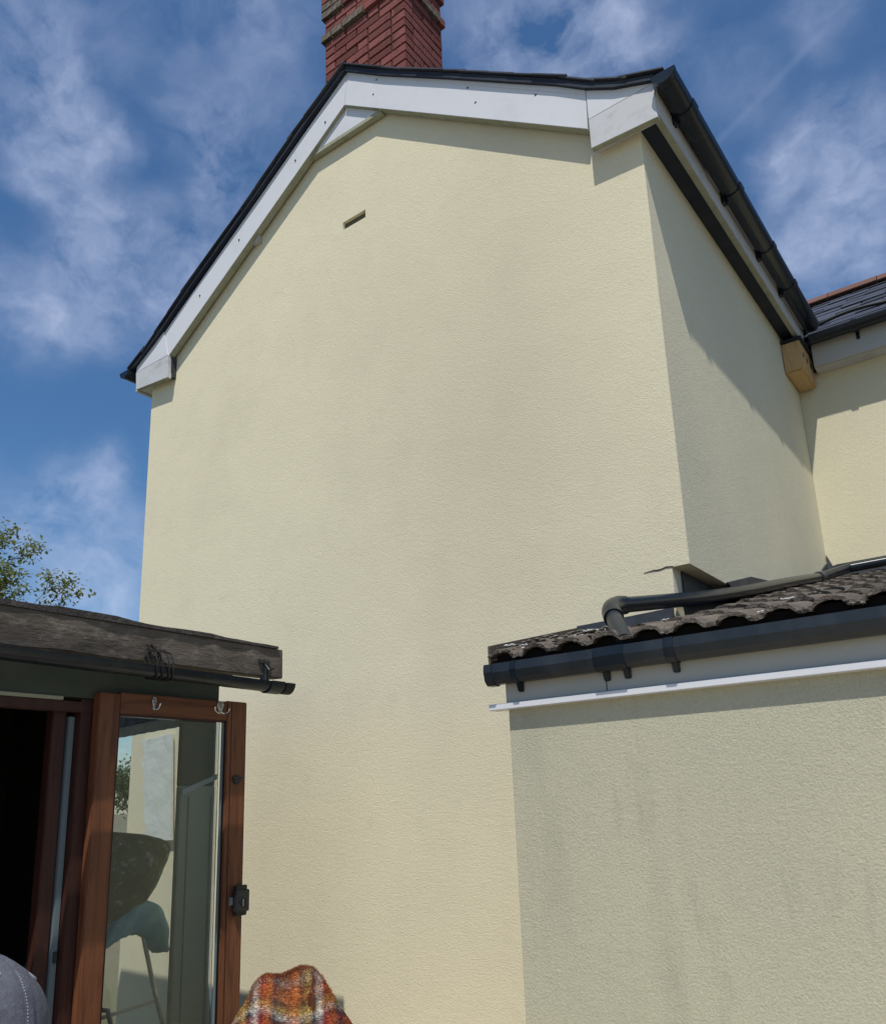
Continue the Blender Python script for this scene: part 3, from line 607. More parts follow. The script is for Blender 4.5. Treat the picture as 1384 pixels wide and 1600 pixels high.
# ------------------------------------------------------------------ rain pipe over the tiles
RP = thing('rain_pipe', (-1.3, 3.1, 2.2), 'black plastic rain pipe lying over the brown tiles, bending down into the gutter', 'pipe')
A_ = Vector((-1.360, 2.950, 2.276)); P1_ = Vector((-1.235, 3.56, 2.392)); B_ = Vector((-1.103, 5.65, 2.880)); C_ = Vector((-1.205, 2.722, 2.082))
dB = (P1_ - A_).normalized(); dC = (C_ - A_).normalized(); r0 = .0325
MB().tube([A_ + dB * .055, A_ + dB * .45, P1_ + Vector((.003, 0, 0)), P1_.lerp(B_, .12) + Vector((.008, 0, -.004)), P1_.lerp(B_, .35) + Vector((.008, 0, -.006)), P1_.lerp(B_, .7), B_], r0, 20).build('long_section', M['black_pl'], RP, smooth=True)
MB().tube([A_ + dC * .05, C_], r0 * .96, 20).build('short_section', M['gutter_pl'], RP, smooth=True)
arc = []
for k in range(13):
    t = k / 12; arc.append((A_ + dB * .075) * (1 - t) ** 2 + A_ * 2 * t * (1 - t) + (A_ + dC * .085) * t * t)
el = MB().tube(arc, r0 * 1.18, 20); el.tube([A_ + dB * .06, A_ + dB * .105], r0 * 1.2, 20); el.tube([A_ + dC * .07, A_ + dC * .115], r0 * 1.2, 20)
el.build('elbow', M['black_pl'], RP, smooth=True)
e2 = MB(); e2.tube([B_ - (B_ - P1_).normalized() * .05, B_ + (B_ - P1_).normalized() * .06], r0 * 1.22, 18); e2.build('collar', M['lead'], RP, smooth=True)
MB().tube([B_, B_ + Vector((.12, .38, .12)), B_ + Vector((.9, .52, .16)), B_ + Vector((3.2, .55, .18))], r0, 18).build('rear_section', M['black_pl'], RP, smooth=True)

# ================================================================== lean-to on the left
LT = thing('lean_to', (-3.9, 1.0, 0), 'dark timber lean-to shelter with weathered beam and dark open doorway on the left', 'shelter')
bb = MB(); n = 26; random.seed(3)
y0_, y1_ = -2.0, 2.69
ys = [y0_ + (y1_ - y0_) * k / n for k in range(n + 1)]
vs = []; fs = []
for i, y in enumerate(ys):
    j = [random.uniform(-.003, .003) for _ in range(4)]
    vs += [(-3.03, y, 2.148 + j[0]), (-2.95 + j[3], y, 2.146 + j[1]), (-2.95 + j[2], y, 2.286), (-3.03, y, 2.286)]
for i in range(n):
    for k in range(4): fs.append((i * 4 + k, i * 4 + (k + 1) % 4, (i + 1) * 4 + (k + 1) % 4, (i + 1) * 4 + k))
fs += [(3, 2, 1, 0), (n * 4, n * 4 + 1, n * 4 + 2, n * 4 + 3)]
bb.add(vs, fs).build('beam', M['beam'], LT, .004)
# ragged felt edge over the beam
fe = MB(); n = 60; vs = []; fs = []
for i in range(n + 1):
    y = -2.0 + (2.655 + 2.0) * i / n; t = .020 + .007 * mnoise.noise((y * 2.3, 0, 0)) + random.uniform(-.002, .002) + (.006 if y > 1.5 and y < 1.86 else 0) + (-.007 if y > 2.3 else 0)
    xe = -2.943 + random.uniform(-.004, .004)
    vs += [(-5.0, y, 2.30), (xe, y, 2.2865), (xe - .004, y, 2.2865 + t), (-5.0, y, 2.33)]
for i in range(n):
    for k in range(4): fs.append((i * 4 + k, i * 4 + (k + 1) % 4, (i + 1) * 4 + (k + 1) % 4, (i + 1) * 4 + k))
fs += [(3, 2, 1, 0), (n * 4, n * 4 + 1, n * 4 + 2, n * 4 + 3)]
fe.add(vs, fs).build('felt_edge', M['felt'], LT)
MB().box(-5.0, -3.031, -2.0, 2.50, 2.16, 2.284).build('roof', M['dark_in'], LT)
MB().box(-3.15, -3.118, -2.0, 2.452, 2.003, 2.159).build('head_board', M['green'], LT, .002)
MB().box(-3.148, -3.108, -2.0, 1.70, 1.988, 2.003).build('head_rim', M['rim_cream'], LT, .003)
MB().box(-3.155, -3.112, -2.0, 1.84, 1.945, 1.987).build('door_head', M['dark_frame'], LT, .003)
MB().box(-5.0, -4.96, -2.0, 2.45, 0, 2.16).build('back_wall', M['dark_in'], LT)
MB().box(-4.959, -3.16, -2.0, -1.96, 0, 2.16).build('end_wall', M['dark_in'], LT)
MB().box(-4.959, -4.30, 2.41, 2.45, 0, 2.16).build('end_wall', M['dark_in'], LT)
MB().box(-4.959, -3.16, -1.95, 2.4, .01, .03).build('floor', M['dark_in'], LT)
MB().box(-4.299, -3.46, 2.41, 2.45, 0, .42).build('end_wall', M['panel_green'], LT)
# corner panel of the shelter, seen through the glass
MB().box(-3.158, -3.126, 2.268, 2.452, 0, 1.655).build('corner_panel', M['panel_green'], LT, .003)
MB().box(-3.158, -3.128, 2.268, 2.452, 1.656, 2.002).build('tree_reflection_panel', M['green'], LT, .003)  # dark colour of the upper part imitates trees reflected in the glass
MB().prism([(2.268, 1.618), (2.455, 1.685), (2.455, 1.708), (2.268, 1.641)], 0, -3.126, -3.112).build('white_strip', M['upvc'], LT, .002)  # white strip added where a line of trim shows in the glass
for y in (2.31, 2.43): MB().box(-3.126, -3.121, y - .003, y + .003, 0, 1.61).build('panel_batten', M['rim_cream'], LT)
MB().box(-3.21, -3.16, 1.690, 1.745, 0, 1.987).build('door_post', M['dark_frame'], LT, .003)
MB().box(-3.20, -3.15, 1.752, 1.775, 0, 1.93).build('draught_strip', M['blue_strip'], LT, .002)
MB().box(-3.21, -3.117, 1.778, 1.875, 0, 2.0).build('door_post', M['dark_frame'], LT, .003)
MB().box(-3.15, -3.142, 1.757, 1.772, 1.02, 1.06).build('strip_clip', M['black_metal'], LT, .002)
# front boarding left of the opening
MB().box(-3.155, -3.12, -2.0, .35, 0, 1.94).build('front_wall', M['green'], LT)
# gutter of the lean-to with wire ties
hg = MB(); half_gutter(hg, (-2.885, 2.152), -2.0, 2.62, .045, .004, 14, 2.108)
lg = hg.build('gutter', M['black_pl'], LT, smooth=True, label='round-bottomed black gutter slung under the beam with wire')
un = MB(); half_gutter(un, (-2.885, 2.110), 2.525, 2.60, .053, .008); un.tube([(-2.93, 2.55, 2.118), (-2.93, 2.55, 2.15)], .014, 8)
un.build('gutter_joint', M['black_pl'], lg, smooth=True)
un = MB(); half_gutter(un, (-2.882, 2.108), 2.615, 2.665, .048, .004); un.build('gutter_end', M['rubber'], lg, smooth=True)
bk = MB(); bk.box(-2.948, -2.940, 2.535, 2.60, 2.205, 2.222); bk.box(-2.944, -2.936, 2.565, 2.578, 2.11, 2.215); bk.box(-2.944, -2.936, 2.585, 2.594, 2.12, 2.21)
bk.tube([(-2.94, 2.572, 2.20), (-2.91, 2.572, 2.17), (-2.88, 2.572, 2.175)], .005, 6); bk.build('gutter_bracket', M['black_metal'], lg)
for yy in (1.93, 1.955, 1.985, 2.005):
    w = MB(); pts = [(-2.947, yy + .01, 2.19)]
    for k in range(13):
        a = math.pi + math.pi * k / 12; pts.append((-2.885 + .050 * math.cos(a), yy + .008 * math.sin(k), 2.115 + .050 * math.sin(a)))
    pts += [(-2.86, yy, 2.17), (-2.94, yy + .015, 2.20)]
    w.tube(pts, .0035, 6); w.build('wire_tie', M['rope'], lg, smooth=True)
w = MB(); w.tube([(-2.945, 1.94, 2.215), (-2.940, 1.98, 2.205), (-2.943, 2.01, 2.175), (-2.94, 1.93, 2.16), (-2.94, 1.96, 2.22), (-2.935, 2.03, 2.14)], .003, 6); w.build('wire_tie', M['rope'], lg)
random.seed(21)

# ------------------------------------------------------------------ glazed sliding door
D = thing('glazed_door', (-3.1, 2.2, 0), 'reddish-brown timber framed glass door with black lock and silver hooks, slid open', 'door')
dx0, dx1 = -3.112, -3.068
MB().box(dx0, dx1, 1.825, 1.918, .02, 2.025).build('stile', M['stained_v'], D, .004)
MB().box(dx0, dx1, 2.462, 2.577, .02, 2.036).build('stile', M['stained_v'], D, .004)
MB().box(dx0, dx1 - .002, 1.918, 2.462, 1.945, 2.032).build('rail', M['stained_h'], D, .003)
MB().box(dx0, dx1 - .002, 1.918, 2.462, .02, .25).build('rail', M['stained_h'], D, .003)
MB().box(dx1 - .016, dx1 - .008, 1.9185, 1.926, .25, 1.945).build('glazing_bead', M['dark_frame'], D)
MB().box(dx1 - .016, dx1 - .008, 2.446, 2.4615, .25, 1.945).build('glazing_bead', M['rubber'], D)
MB().box(dx1 - .016, dx1 - .006, 1.926, 2.446, 1.936, 1.9445).build('glazing_bead', M['dark_frame'], D)
MB().box(dx1 - .012, dx1 - .002, 2.440, 2.4455, .25, 1.935).build('pane_edge', M['blue_strip'], D)
MB().box(dx1, dx1 + .0015, 2.486, 2.490, .03, 2.03).build('joint_line', M['dark_frame'], D)
MB().box(-3.096, -3.090, 1.9265, 2.4395, .2505, 1.9355).build('glass_pane', M['glass'], D)
lk = MB(); lk.box(dx1, dx1 + .022, 2.522, 2.585, 1.095, 1.222); lk.box(dx1 + .0, dx1 + .030, 2.516, 2.592, 1.112, 1.203)
lko = lk.build('lock', M['black_metal'], D, .003)
MB().box(dx1, dx1 + .012, 2.498, 2.514, 1.142, 1.175).build('latch_bolt', M['metal_edge'], lko, .001)
kh = MB(); kh.tube([(dx1 + .030, 2.552, 1.155), (dx1 + .034, 2.552, 1.155)], .017, 20); kh.build('keyhole_cover', M['rubber'], lko, smooth=True)
MB().box(dx1 + .0342, dx1 + .036, 2.550, 2.554, 1.135, 1.165).build('keyhole', M['metal_edge'], lko)
kb = MB(); kb.tube([(dx1, 2.523, 1.680), (dx1 + .010, 2.523, 1.680)], .020, 18); kb.box(dx1 + .008, dx1 + .014, 2.495, 2.552, 1.686, 1.692); kb.build('turn_knob', M['black_metal'], D, smooth=True)
def hook(y, z, sc, nm_label):
    h = MB(); h.prism([(y - .010 * sc, z + .028), (y + .010 * sc, z + .028), (y + .016 * sc, z + .014), (y + .007 * sc, z - .012), (y + .009 * sc, z - .026), (y - .009 * sc, z - .026), (y - .007 * sc, z - .012), (y - .016 * sc, z + .014)], 0, dx1 - .002, dx1 + .004)
    ho = h.build('coat_hook', M['chrome'], D, .0015, label=nm_label)
    for s in (-1, 1):
        if sc < .8 and s < 0: continue
        p = [(dx1 + .003, y + s * .004, z - .018)]
        for k in range(9):
            a = R(-90 + k * 12 * 1.0); p.append((dx1 + .008 + .007 * k / 8, y + s * (.014 + .026 * math.cos(a) * 1.0) * (1 if sc > .8 else .5), z - .012 + .014 * math.sin(a) + .010 * k / 8))
        t = MB().tube(p, .0028, 8); t.blob(p[-1], .005); t.build('prong', M['chrome'], ho, smooth=True)
    for zz in (.018, .006): MB().tube([(dx1 + .004, y, z + zz), (dx1 + .0055, y, z + zz)], .0032, 8).build('screw', M['black_metal'], ho)
hook(2.075, 1.995, .7, 'small silver hook at the middle of the top rail'); hook(2.421, 2.000, 1.25, 'silver double hook near the right end of the top rail')

# ------------------------------------------------------------------ things behind the glass
bm_ = MB(); lft = []
for k in range(41):
    t = k / 40; lft.append((-5.235 + .095 * t - .030 * (1 - abs(math.sin(t * math.pi * 4)) ** .6), 2.045 - .685 * t))
bm_.prism(lft + [(-4.855, 1.365), (-4.905, 2.068)], 1, 3.465, 3.485)
bo = bm_.build('panel', M['blind'], None, .002)
tag(bo, 'white panel with scalloped edge against the cream wall, seen through the door glass', 'panel')
va = MB(); vs = []; fs = []  # blue sheet added to imitate sky reflected in the glass
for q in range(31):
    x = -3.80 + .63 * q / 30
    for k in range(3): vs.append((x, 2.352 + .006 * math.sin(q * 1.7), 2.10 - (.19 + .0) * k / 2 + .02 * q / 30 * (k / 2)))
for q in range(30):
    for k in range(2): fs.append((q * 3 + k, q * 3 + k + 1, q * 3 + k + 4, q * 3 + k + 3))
vo = va.add(vs, fs).build('sky_reflection_sheet', M['sky_reflection'], None, smooth='all'); vo.modifiers.new('thickness', 'SOLIDIFY').thickness = .005
tag(vo, 'blue-grey sheet added behind the door glass to imitate reflected sky', 'sky_reflection_sheet')
def lathe_y(rings, xc, depth, n=36):
    vs = []; fs = []
    for (z, yc, h, tl) in rings:
        for k in range(n):
            a = 2 * math.pi * k / n; f = 1 + .03 * math.sin(3 * a + z * 20) + .02 * math.sin(7 * a + z * 40)
            vs.append((xc + h * depth * math.cos(a) * f, yc + h * math.sin(a) * f, z + tl * math.sin(a)))
    for i in range(len(rings) - 1):
        for k in range(n): fs.append((i * n + k, i * n + (k + 1) % n, (i + 1) * n + (k + 1) % n, (i + 1) * n + k))
    return vs, fs
HT = thing('hat', (-3.36, 2.19, 1.10), 'dark grey-green floppy hat seen through the door glass above the blue towel', 'hat')
vs, fs = lathe_y([(1.468, 2.15, .01, 0), (1.466, 2.16, .10, -.012), (1.455, 2.18, .165, -.025), (1.435, 2.195, .188, -.025), (1.40, 2.20, .190, -.015), (1.335, 2.195, .186, 0), (1.27, 2.178, .178, .01), (1.21, 2.155, .168, .02), (1.16, 2.13, .155, .02), (1.12, 2.11, .13, .01), (1.105, 2.10, .02, 0)], -3.36, .35)
MB().add(vs, fs).build('crown', M['hat'], HT, smooth='all')
CC = thing('folding_chair', (-3.36, 2.2, 0), 'pale tubular folding chair behind the door glass, carrying the blue towel', 'chair')
for s_, y in ((-1, 2.06), (1, 2.285)):
    MB().tube([(-3.35, y - .02 * s_, 1.06), (-3.35, y, .99), (-3.35, y + .05 * s_, .823), (-3.34, y + .10 * s_, .66), (-3.30, y + .14 * s_, .03)], .010, 10).build('leg', M['tube'], CC, smooth=True)
    MB().tube([(-3.20, y, .42), (-3.40, y, .45), (-3.58, y, .03)], .010, 10).build('leg', M['tube'], CC, smooth=True)
    MB().tube([(-3.34, y + .05 * s_, .80), (-3.25, y, .79), (-3.17, y, .66), (-3.20, y, .44)], .010, 10).build('armrest', M['tube'], CC, smooth=True)
MB().tube([(-3.35, 2.07, 1.05), (-3.36, 2.12, 1.09), (-3.36, 2.22, 1.10), (-3.35, 2.27, 1.05)], .010, 10).build('backrest', M['tube'], CC, smooth=True)
MB().tube([(-3.345, 2.00, .74), (-3.345, 2.34, .76)], .008, 8).build('crossbar', M['tube'], CC, smooth=True)
MB().box(-3.45, -3.20, 2.03, 2.30, .43, .445).build('seat', M['cap'], CC, .004)
TP = [(2.03, 1.00), (2.07, 1.06), (2.11, 1.115), (2.15, 1.15), (2.20, 1.172), (2.26, 1.178), (2.32, 1.165), (2.36, 1.125), (2.382, 1.07), (2.386, 1.01), (2.378, .965)]
BT = [(2.01, .98), (2.05, .99), (2.10, 1.015), (2.15, 1.035), (2.19, 1.045), (2.23, 1.045), (2.265, 1.03), (2.29, 1.00), (2.31, .97), (2.33, .955), (2.35, .955)]
vs = []; fs = []; NS = 50; NR = 18
def lerp_l(P, t):
    x = t * (len(P) - 1); i = min(int(x), len(P) - 2); f = x - i; return (P[i][0] + (P[i + 1][0] - P[i][0]) * f, P[i][1] + (P[i + 1][1] - P[i][1]) * f)
for i in range(NS + 1):
    t = i / NS; a0 = lerp_l(TP, t); b0 = lerp_l(BT, t)
    for k in range(NR):
        a = 2 * math.pi * k / NR; w = .5 + .5 * math.cos(a); d = .055 * math.sin(a) * (1 + .12 * math.sin(t * 30 + k))
        vs.append((-3.35 + d, b0[0] + (a0[0] - b0[0]) * w, b0[1] + (a0[1] - b0[1]) * w + .004 * math.sin(t * 38 + 2 * k)))
for i in range(NS):
    for k in range(NR): fs.append((i * NR + k, i * NR + (k + 1) % NR, (i + 1) * NR + (k + 1) % NR, (i + 1) * NR + k))
fs += [tuple(range(NR)), tuple(range(NS * NR + NR - 1, NS * NR - 1, -1))]
to = MB().add(vs, fs).build('towel', M['towel'], None, smooth='all')
tag(to, 'pale blue towel hung over the chair back behind the door glass', 'towel')
# blue jacket inside the doorway
jk = MB(); vs = []; fs = []; NU, NV = 14, 16
for i in range(NV + 1):
    t = i / NV
    for k in range(NU + 1):
        u = k / NU; a = -1.9 + 3.8 * u; w = .035 + .17 * t ** .8
        vs.append((-3.48 + w * .5 * math.cos(a) + .01 * math.sin(u * 20), 1.90 + w * math.sin(a) * (1 + .08 * math.sin(9 * u)), 1.03 - .62 * t))
for i in range(NV):
    for k in range(NU): a = i * (NU + 1) + k; fs.append((a, a + 1, a + NU + 2, a + NU + 1))
jo = jk.add(vs, fs).build('jacket', M['blue_cloth'], None, smooth='all'); q_ = jo.modifiers.new('thickness', 'SOLIDIFY'); q_.thickness = .01
tag(jo, 'dark blue cloth jacket hanging just inside the dark doorway', 'jacket')

# ================================================================== plaid blanket over a garden chair
GC = thing('garden_chair', (-2.36, 2.2, 0), 'garden chair hidden under the orange plaid blanket against the cream wall', 'chair')
MB().box(-2.50, -2.22, 2.17, 2.20, .45, .93).build('backrest', M['stained_v'], GC, .01)
MB().box(-2.54, -2.18, 1.86, 2.16, .40, .44).build('seat', M['stained_h'], GC, .01)
for x in (-2.52, -2.22):
    for y in (1.88, 2.14): MB().box(x, x + .035, y, y + .035, .006, .40).build('leg', M['stained_v'], GC, .004)
hw = [(1.0, .004), (.998, .045), (.992, .085), (.975, .112), (.945, .134), (.90, .158), (.82, .205), (.70, .245), (.6, .27), (.45, .295), (.3, .31), (.2, .32)]
def halfw(t):
    x = t * (len(hw) - 1); i = min(int(x), len(hw) - 2); f = x - i
    return hw[i][0] + (hw[i + 1][0] - hw[i][0]) * f, hw[i][1] + (hw[i + 1][1] - hw[i][1]) * f
NU, NV = 180, 110; vs = []; fs = []; uvs = []
ca = math.atan2(-2.2, 2.35)
for i in range(NV + 1):
    t = i / NV; zz, w = halfw(t)
    dd = max(0, min(1, (1.0 - zz) / .25))
    for k in range(NU):
        a = 2 * math.pi * k / NU
        rel = (a - ca + math.pi) % (2 * math.pi) - math.pi
        f = 1 + dd * (.045 * math.sin(7 * a + 1.0) + .03 * math.sin(13 * a + 3 * t) + .02 * math.sin(23 * a))
        f += .16 * math.exp(-(rel / .38) ** 2) * min(1, dd * 1.3) - .09 * (math.exp(-((rel - .62) / .16) ** 2) + math.exp(-((rel + .66) / .16) ** 2)) * dd
        # long axis of the hump lies across the view
        ux, uy = math.cos(a), math.sin(a)
        across = (ux * -math.sin(ca) + uy * math.cos(ca)); dep = (ux * math.cos(ca) + uy * math.sin(ca))
        px = w * f * across; pd = w * f * dep * .80
        x = -2.355 - math.sin(ca) * px + math.cos(ca) * pd; y = 2.20 + math.cos(ca) * px + math.sin(ca) * pd
        top = max(0, 1 - (1 - zz) / .12)
        z = zz - .018 + top * (.017 * math.exp(-((px - .05) / .055) ** 2) + .008 * math.exp(-((px + .10) / .05) ** 2) - .014 * math.exp(-((px + .03) / .05) ** 2)) - .03 * math.exp(-(rel / .6) ** 2) * dd
        if z < .16: z = .16
        nz_ = mnoise.noise((x * 16, y * 16, z * 16)) * .005 + mnoise.noise((x * 60, y * 60, z * 60)) * .0022
        x += nz_ * ux; y += nz_ * uy; z += nz_
        vs.append((x, y, z)); uvs.append((px * 1.15 if dep > -10 else 0, (1.0 - zz) + .35 * abs(pd) + .02 * math.sin(3 * a)))
for i in range(NV):
    for k in range(NU): fs.append((i * NU + k, i * NU + (k + 1) % NU, (i + 1) * NU + (k + 1) % NU, (i + 1) * NU + k))
bme = bpy.data.meshes.new('blanket'); bme.from_pydata(vs, [], fs)
uvl = bme.uv_layers.new(name='weave')
for lp in bme.loops: uvl.data[lp.index].uv = uvs[lp.vertex_index]
bme.polygons.foreach_set('use_smooth', [True] * len(bme.polygons))
m = Mat('plaid_wool', (.3, .1, .03), 1, .05)
def stripes(m, comp, stops, per):
    sp = m.nt.nodes.new('ShaderNodeSeparateXYZ'); m.nt.links.new(m.tc.outputs['UV'], sp.inputs[0])
    d = m.math('ADD', sp.outputs[comp], m.math('MULTIPLY', m.noise(14, 3, .6), .014))
    w = m.math('FRACT', m.math('ADD', m.math('DIVIDE', d, per), 10.0), 0)
    cr = m.nt.nodes.new('ShaderNodeValToRGB'); m.nt.links.new(w, cr.inputs[0]); el = cr.color_ramp.elements
    el[0].position = 0; el[0].color = (*stops[0][1], 1); el[1].position = stops[-1][0]; el[1].color = (*stops[-1][1], 1)
    for p, c in stops[1:-1]:
        e = el.new(p); e.color = (*c, 1)
    return cr.outputs[0]
OR = (.42, .125, .035); RU = (.18, .058, .030); BR = (.10, .062, .036); NV_ = (.022, .025, .045); WH = (.50, .47, .42); YE_ = (.46, .31, .09); RD = (.25, .035, .03)
c1 = stripes(m, 0, [(0, RU), (.12, OR), (.22, BR), (.32, YE_), (.40, NV_), (.50, WH), (.58, RD), (.70, OR), (.80, NV_), (.88, BR), (1, RU)], .25)
c2 = stripes(m, 1, [(0, RU), (.10, BR), (.20, (.26, .22, .19)), (.28, RU), (.42, OR), (.50, BR), (.60, YE_), (.68, WH), (.75, NV_), (.84, RD), (1, RU)], .22)
m.c = c2; fac = m.noise(150, 2, .5, (.5, .5, 1.6)); m.mix(m.ramp(fac, .40, .60, .36, .84), c1)
m.val(m.ramp(m.noise(90, 3, .7), .3, .7, .55, 1.35)); rb = m.noise(300, 1, .5, (.25, .25, 1.4)); m.val(m.ramp(rb, .38, .62, .62, 1.3)); m.bump(rb, 1, .006); bme.materials.append(m.done())
bo = bpy.data.objects.new('blanket', bme); COL.objects.link(bo)
tag(bo, 'fuzzy orange, brown and navy plaid blanket draped in a hump before the cream wall', 'blanket')
fz = MB()
for q in range(9000):
    i = random.randrange(0, int(NV * .75)); k = random.randrange(NU); p = Vector(vs[i * NU + k]); c0 = Vector((-2.355, 2.2, p.z - .12))
    d = ((p - c0).normalized() + Vector((random.uniform(-.8, .8), random.uniform(-.8, .8), random.uniform(-.5, .7)))).normalized(); s = d.orthogonal().normalized() * .0007; l = random.uniform(.004, .010)
    fz.add([p - s, p + s, p + d * l], [(0, 1, 2)])
fzo = fz.build('wool_fuzz', bme.materials[0], bo, kind='stuff')

# ================================================================== seated person with grey cap
P = thing('person', (-1.20, .60, 0), 'seated person in the near left corner, seen from behind, wearing a grey cloth cap', 'person')
hc = Vector((-1.222, .573, 1.258))    # centre of the head
fwd = Vector((-.80, .60, 0)).normalized(); sd = Vector((fwd.y, -fwd.x, 0))
def pl(f, s, z): return hc + fwd * f + sd * s + Vector((0, 0, z))
def skin_chain(name, joints, edges, mat, parent, sub=2):
    me = bpy.data.meshes.new(name); o0 = wloc(parent); me.from_pydata([Vector(j[0]) - o0 for j in joints], edges, [])
    o = bpy.data.objects.new(name, me); COL.objects.link(o); o.parent = parent
    mo = o.modifiers.new('skin', 'SKIN'); mo.use_smooth_shade = True
    for i, j in enumerate(joints):
        r = j[1] if isinstance(j[1], tuple) else (j[1], j[1]); me.skin_vertices[0].data[i].radius = r; me.skin_vertices[0].data[i].use_root = (i == 0)
    sb = o.modifiers.new('sub', 'SUBSURF'); sb.levels = sub; sb.render_levels = sub; me.materials.append(mat); return o
J = [(pl(-.10, 0, -.80), (.13, .15)), (pl(-.07, 0, -.60), (.12, .14)), (pl(-.05, 0, -.40), (.13, .17)), (pl(-.03, 0, -.24), (.09, .12)), (pl(-.01, 0, -.13), .055), (pl(.0, 0, -.06), .06),
     (pl(-.04, .17, -.27), .065), (pl(.02, .22, -.52), .048), (pl(.24, .16, -.62), .036), (pl(-.04, -.17, -.27), .065), (pl(.02, -.22, -.52), .048), (pl(.24, -.16, -.62), .036),
     (pl(.02, .10, -.82), .09), (pl(.36, .11, -.80), .065), (pl(.34, .11, -1.16), .045), (pl(.02, -.10, -.82), .09), (pl(.36, -.11, -.80), .065), (pl(.34, -.11, -1.16), .045)]
Ed = [(0, 1), (1, 2), (2, 3), (3, 4), (4, 5), (3, 6), (6, 7), (7, 8), (3, 9), (9, 10), (10, 11), (0, 12), (12, 13), (13, 14), (0, 15), (15, 16), (16, 17)]
skin_chain('body', J, Ed, M['jumper'], P)
hd = bmesh.new(); bmesh.ops.create_uvsphere(hd, u_segments=40, v_segments=28, radius=1)
for v in hd.verts:
    x, y, z = v.co; f, s, h = x, y, z
    jaw = 1 - .22 * max(0, -h); f2 = f * .098 * (1 if f > 0 else 1.02) * (jaw if f < 0 else 1 - .08 * max(0, -h)); s2 = s * .078 * jaw; h2 = h * .118
    if f > .8: f2 += .022 * math.exp(-((s / .16) ** 2)) * math.exp(-((h + .12) / .22) ** 2)
    if f > .5: f2 -= .010 * (math.exp(-(((abs(s) - .38) / .18) ** 2)) * math.exp(-(((h - .08) / .16) ** 2))); f2 += .006 * math.exp(-((s / .35) ** 2)) * math.exp(-(((h + .52) / .10) ** 2))
    v.co = pl(f2, s2, h2) - wloc(P)
me = bpy.data.meshes.new('head'); hd.to_mesh(me); hd.free(); me.polygons.foreach_set('use_smooth', [True] * len(me.polygons)); me.materials.append(M['skin'])
ho = bpy.data.objects.new('head', me); COL.objects.link(ho); ho.parent = P
for s in (-1, 1):
    e = MB(); e.blob(pl(-.005, s * .080, -.01), .032, (.8, .5, 1.1)); e.build('ear', M['skin'], ho, smooth='all')
    e = MB(); e.blob(pl(.083, s * .030, .012), .011); e.build('eye', M['hair'], ho, smooth='all')
for s in (-1, 1):
    for f0, lst in ((.24, 5),):
        base = pl(.25, s * .16, -.62)
        hj = [(base, .034), (base + fwd * .05 + Vector((0, 0, -.015)), (.03, .018))]; he = [(0, 1)]
        for q in range(4):
            i0 = len(hj); off = (q - 1.5) * .019; l = (.030, .036, .034, .026)[q]
            b0 = base + fwd * .085 + sd * off + Vector((0, 0, -.02)); hj += [(b0, .009), (b0 + fwd * l + Vector((0, 0, -.012)), .008), (b0 + fwd * l * 1.3 + Vector((0, 0, -.035)), .007)]; he += [(1, i0), (i0, i0 + 1), (i0 + 1, i0 + 2)]
        i0 = len(hj); hj += [(base + fwd * .03 - sd * s * .035 + Vector((0, 0, -.01)), .010), (base + fwd * .065 - sd * s * .045 + Vector((0, 0, -.02)), .008)]; he += [(0, i0), (i0, i0 + 1)]
        skin_chain('hand', hj, he, M['skin'], P, 1)
# cap: crown of six panels with raised seams, button, eyelets, peak
CP = bmesh.new(); NU, NV = 96, 40; grid = []
tilt = Matrix.Rotation(R(-14), 3, sd)
for i in range(NV + 1):
    ph = (math.pi / 2) * 1.12 * i / NV
    row = []
    for k in range(NU):
        a = 2 * math.pi * k / NU; seam = abs(((a / (math.pi / 3)) % 1) - .5)   # .5 at seam
        sv = math.exp(-((.5 - seam) / .035) ** 2) * .0038 - .0016 * math.exp(-((.5 - seam - .075) / .02) ** 2)
        rr = 1 + (sv / .1) * min(1, i / 4) + .012 * mnoise.noise((math.cos(a) * 2, math.sin(a) * 2, i * .12))
        f_, s_, h_ = math.sin(ph) * math.cos(a) * .112 * rr, math.sin(ph) * math.sin(a) * .094 * rr, (math.cos(ph) * .098) * rr + .012
        v = tilt @ (fwd * f_ + sd * s_ + Vector((0, 0, h_)))
        row.append(CP.verts.new(hc + v - wloc(P)))
        if i == 0: break
    grid.append(row)
for k in range(NU): CP.faces.new((grid[0][0], grid[1][k], grid[1][(k + 1) % NU]))
for i in range(1, NV):
    for k in range(NU): CP.faces.new((grid[i][k], grid[i + 1][k], grid[i + 1][(k + 1) % NU], grid[i][(k + 1) % NU]))
me = bpy.data.meshes.new('cap'); CP.to_mesh(me); CP.free(); me.polygons.foreach_set('use_smooth', [True] * len(me.polygons)); me.materials.append(M['cap'])
CAP = bpy.data.objects.new('cap', me); COL.objects.link(CAP)
CAP.location = wloc(P); tag(CAP, 'grey cloth cap with stitched seams and small eyelets on the near person\'s head', 'cap')
sdm = CAP.modifiers.new('thickness', 'SOLIDIFY'); sdm.thickness = .003
def cp(ph, a, up=1.0):
    v = tilt @ (fwd * (math.sin(ph) * math.cos(a) * .112 * up) + sd * (math.sin(ph) * math.sin(a) * .094 * up) + Vector((0, 0, math.cos(ph) * .098 * up + .012))); return hc + v
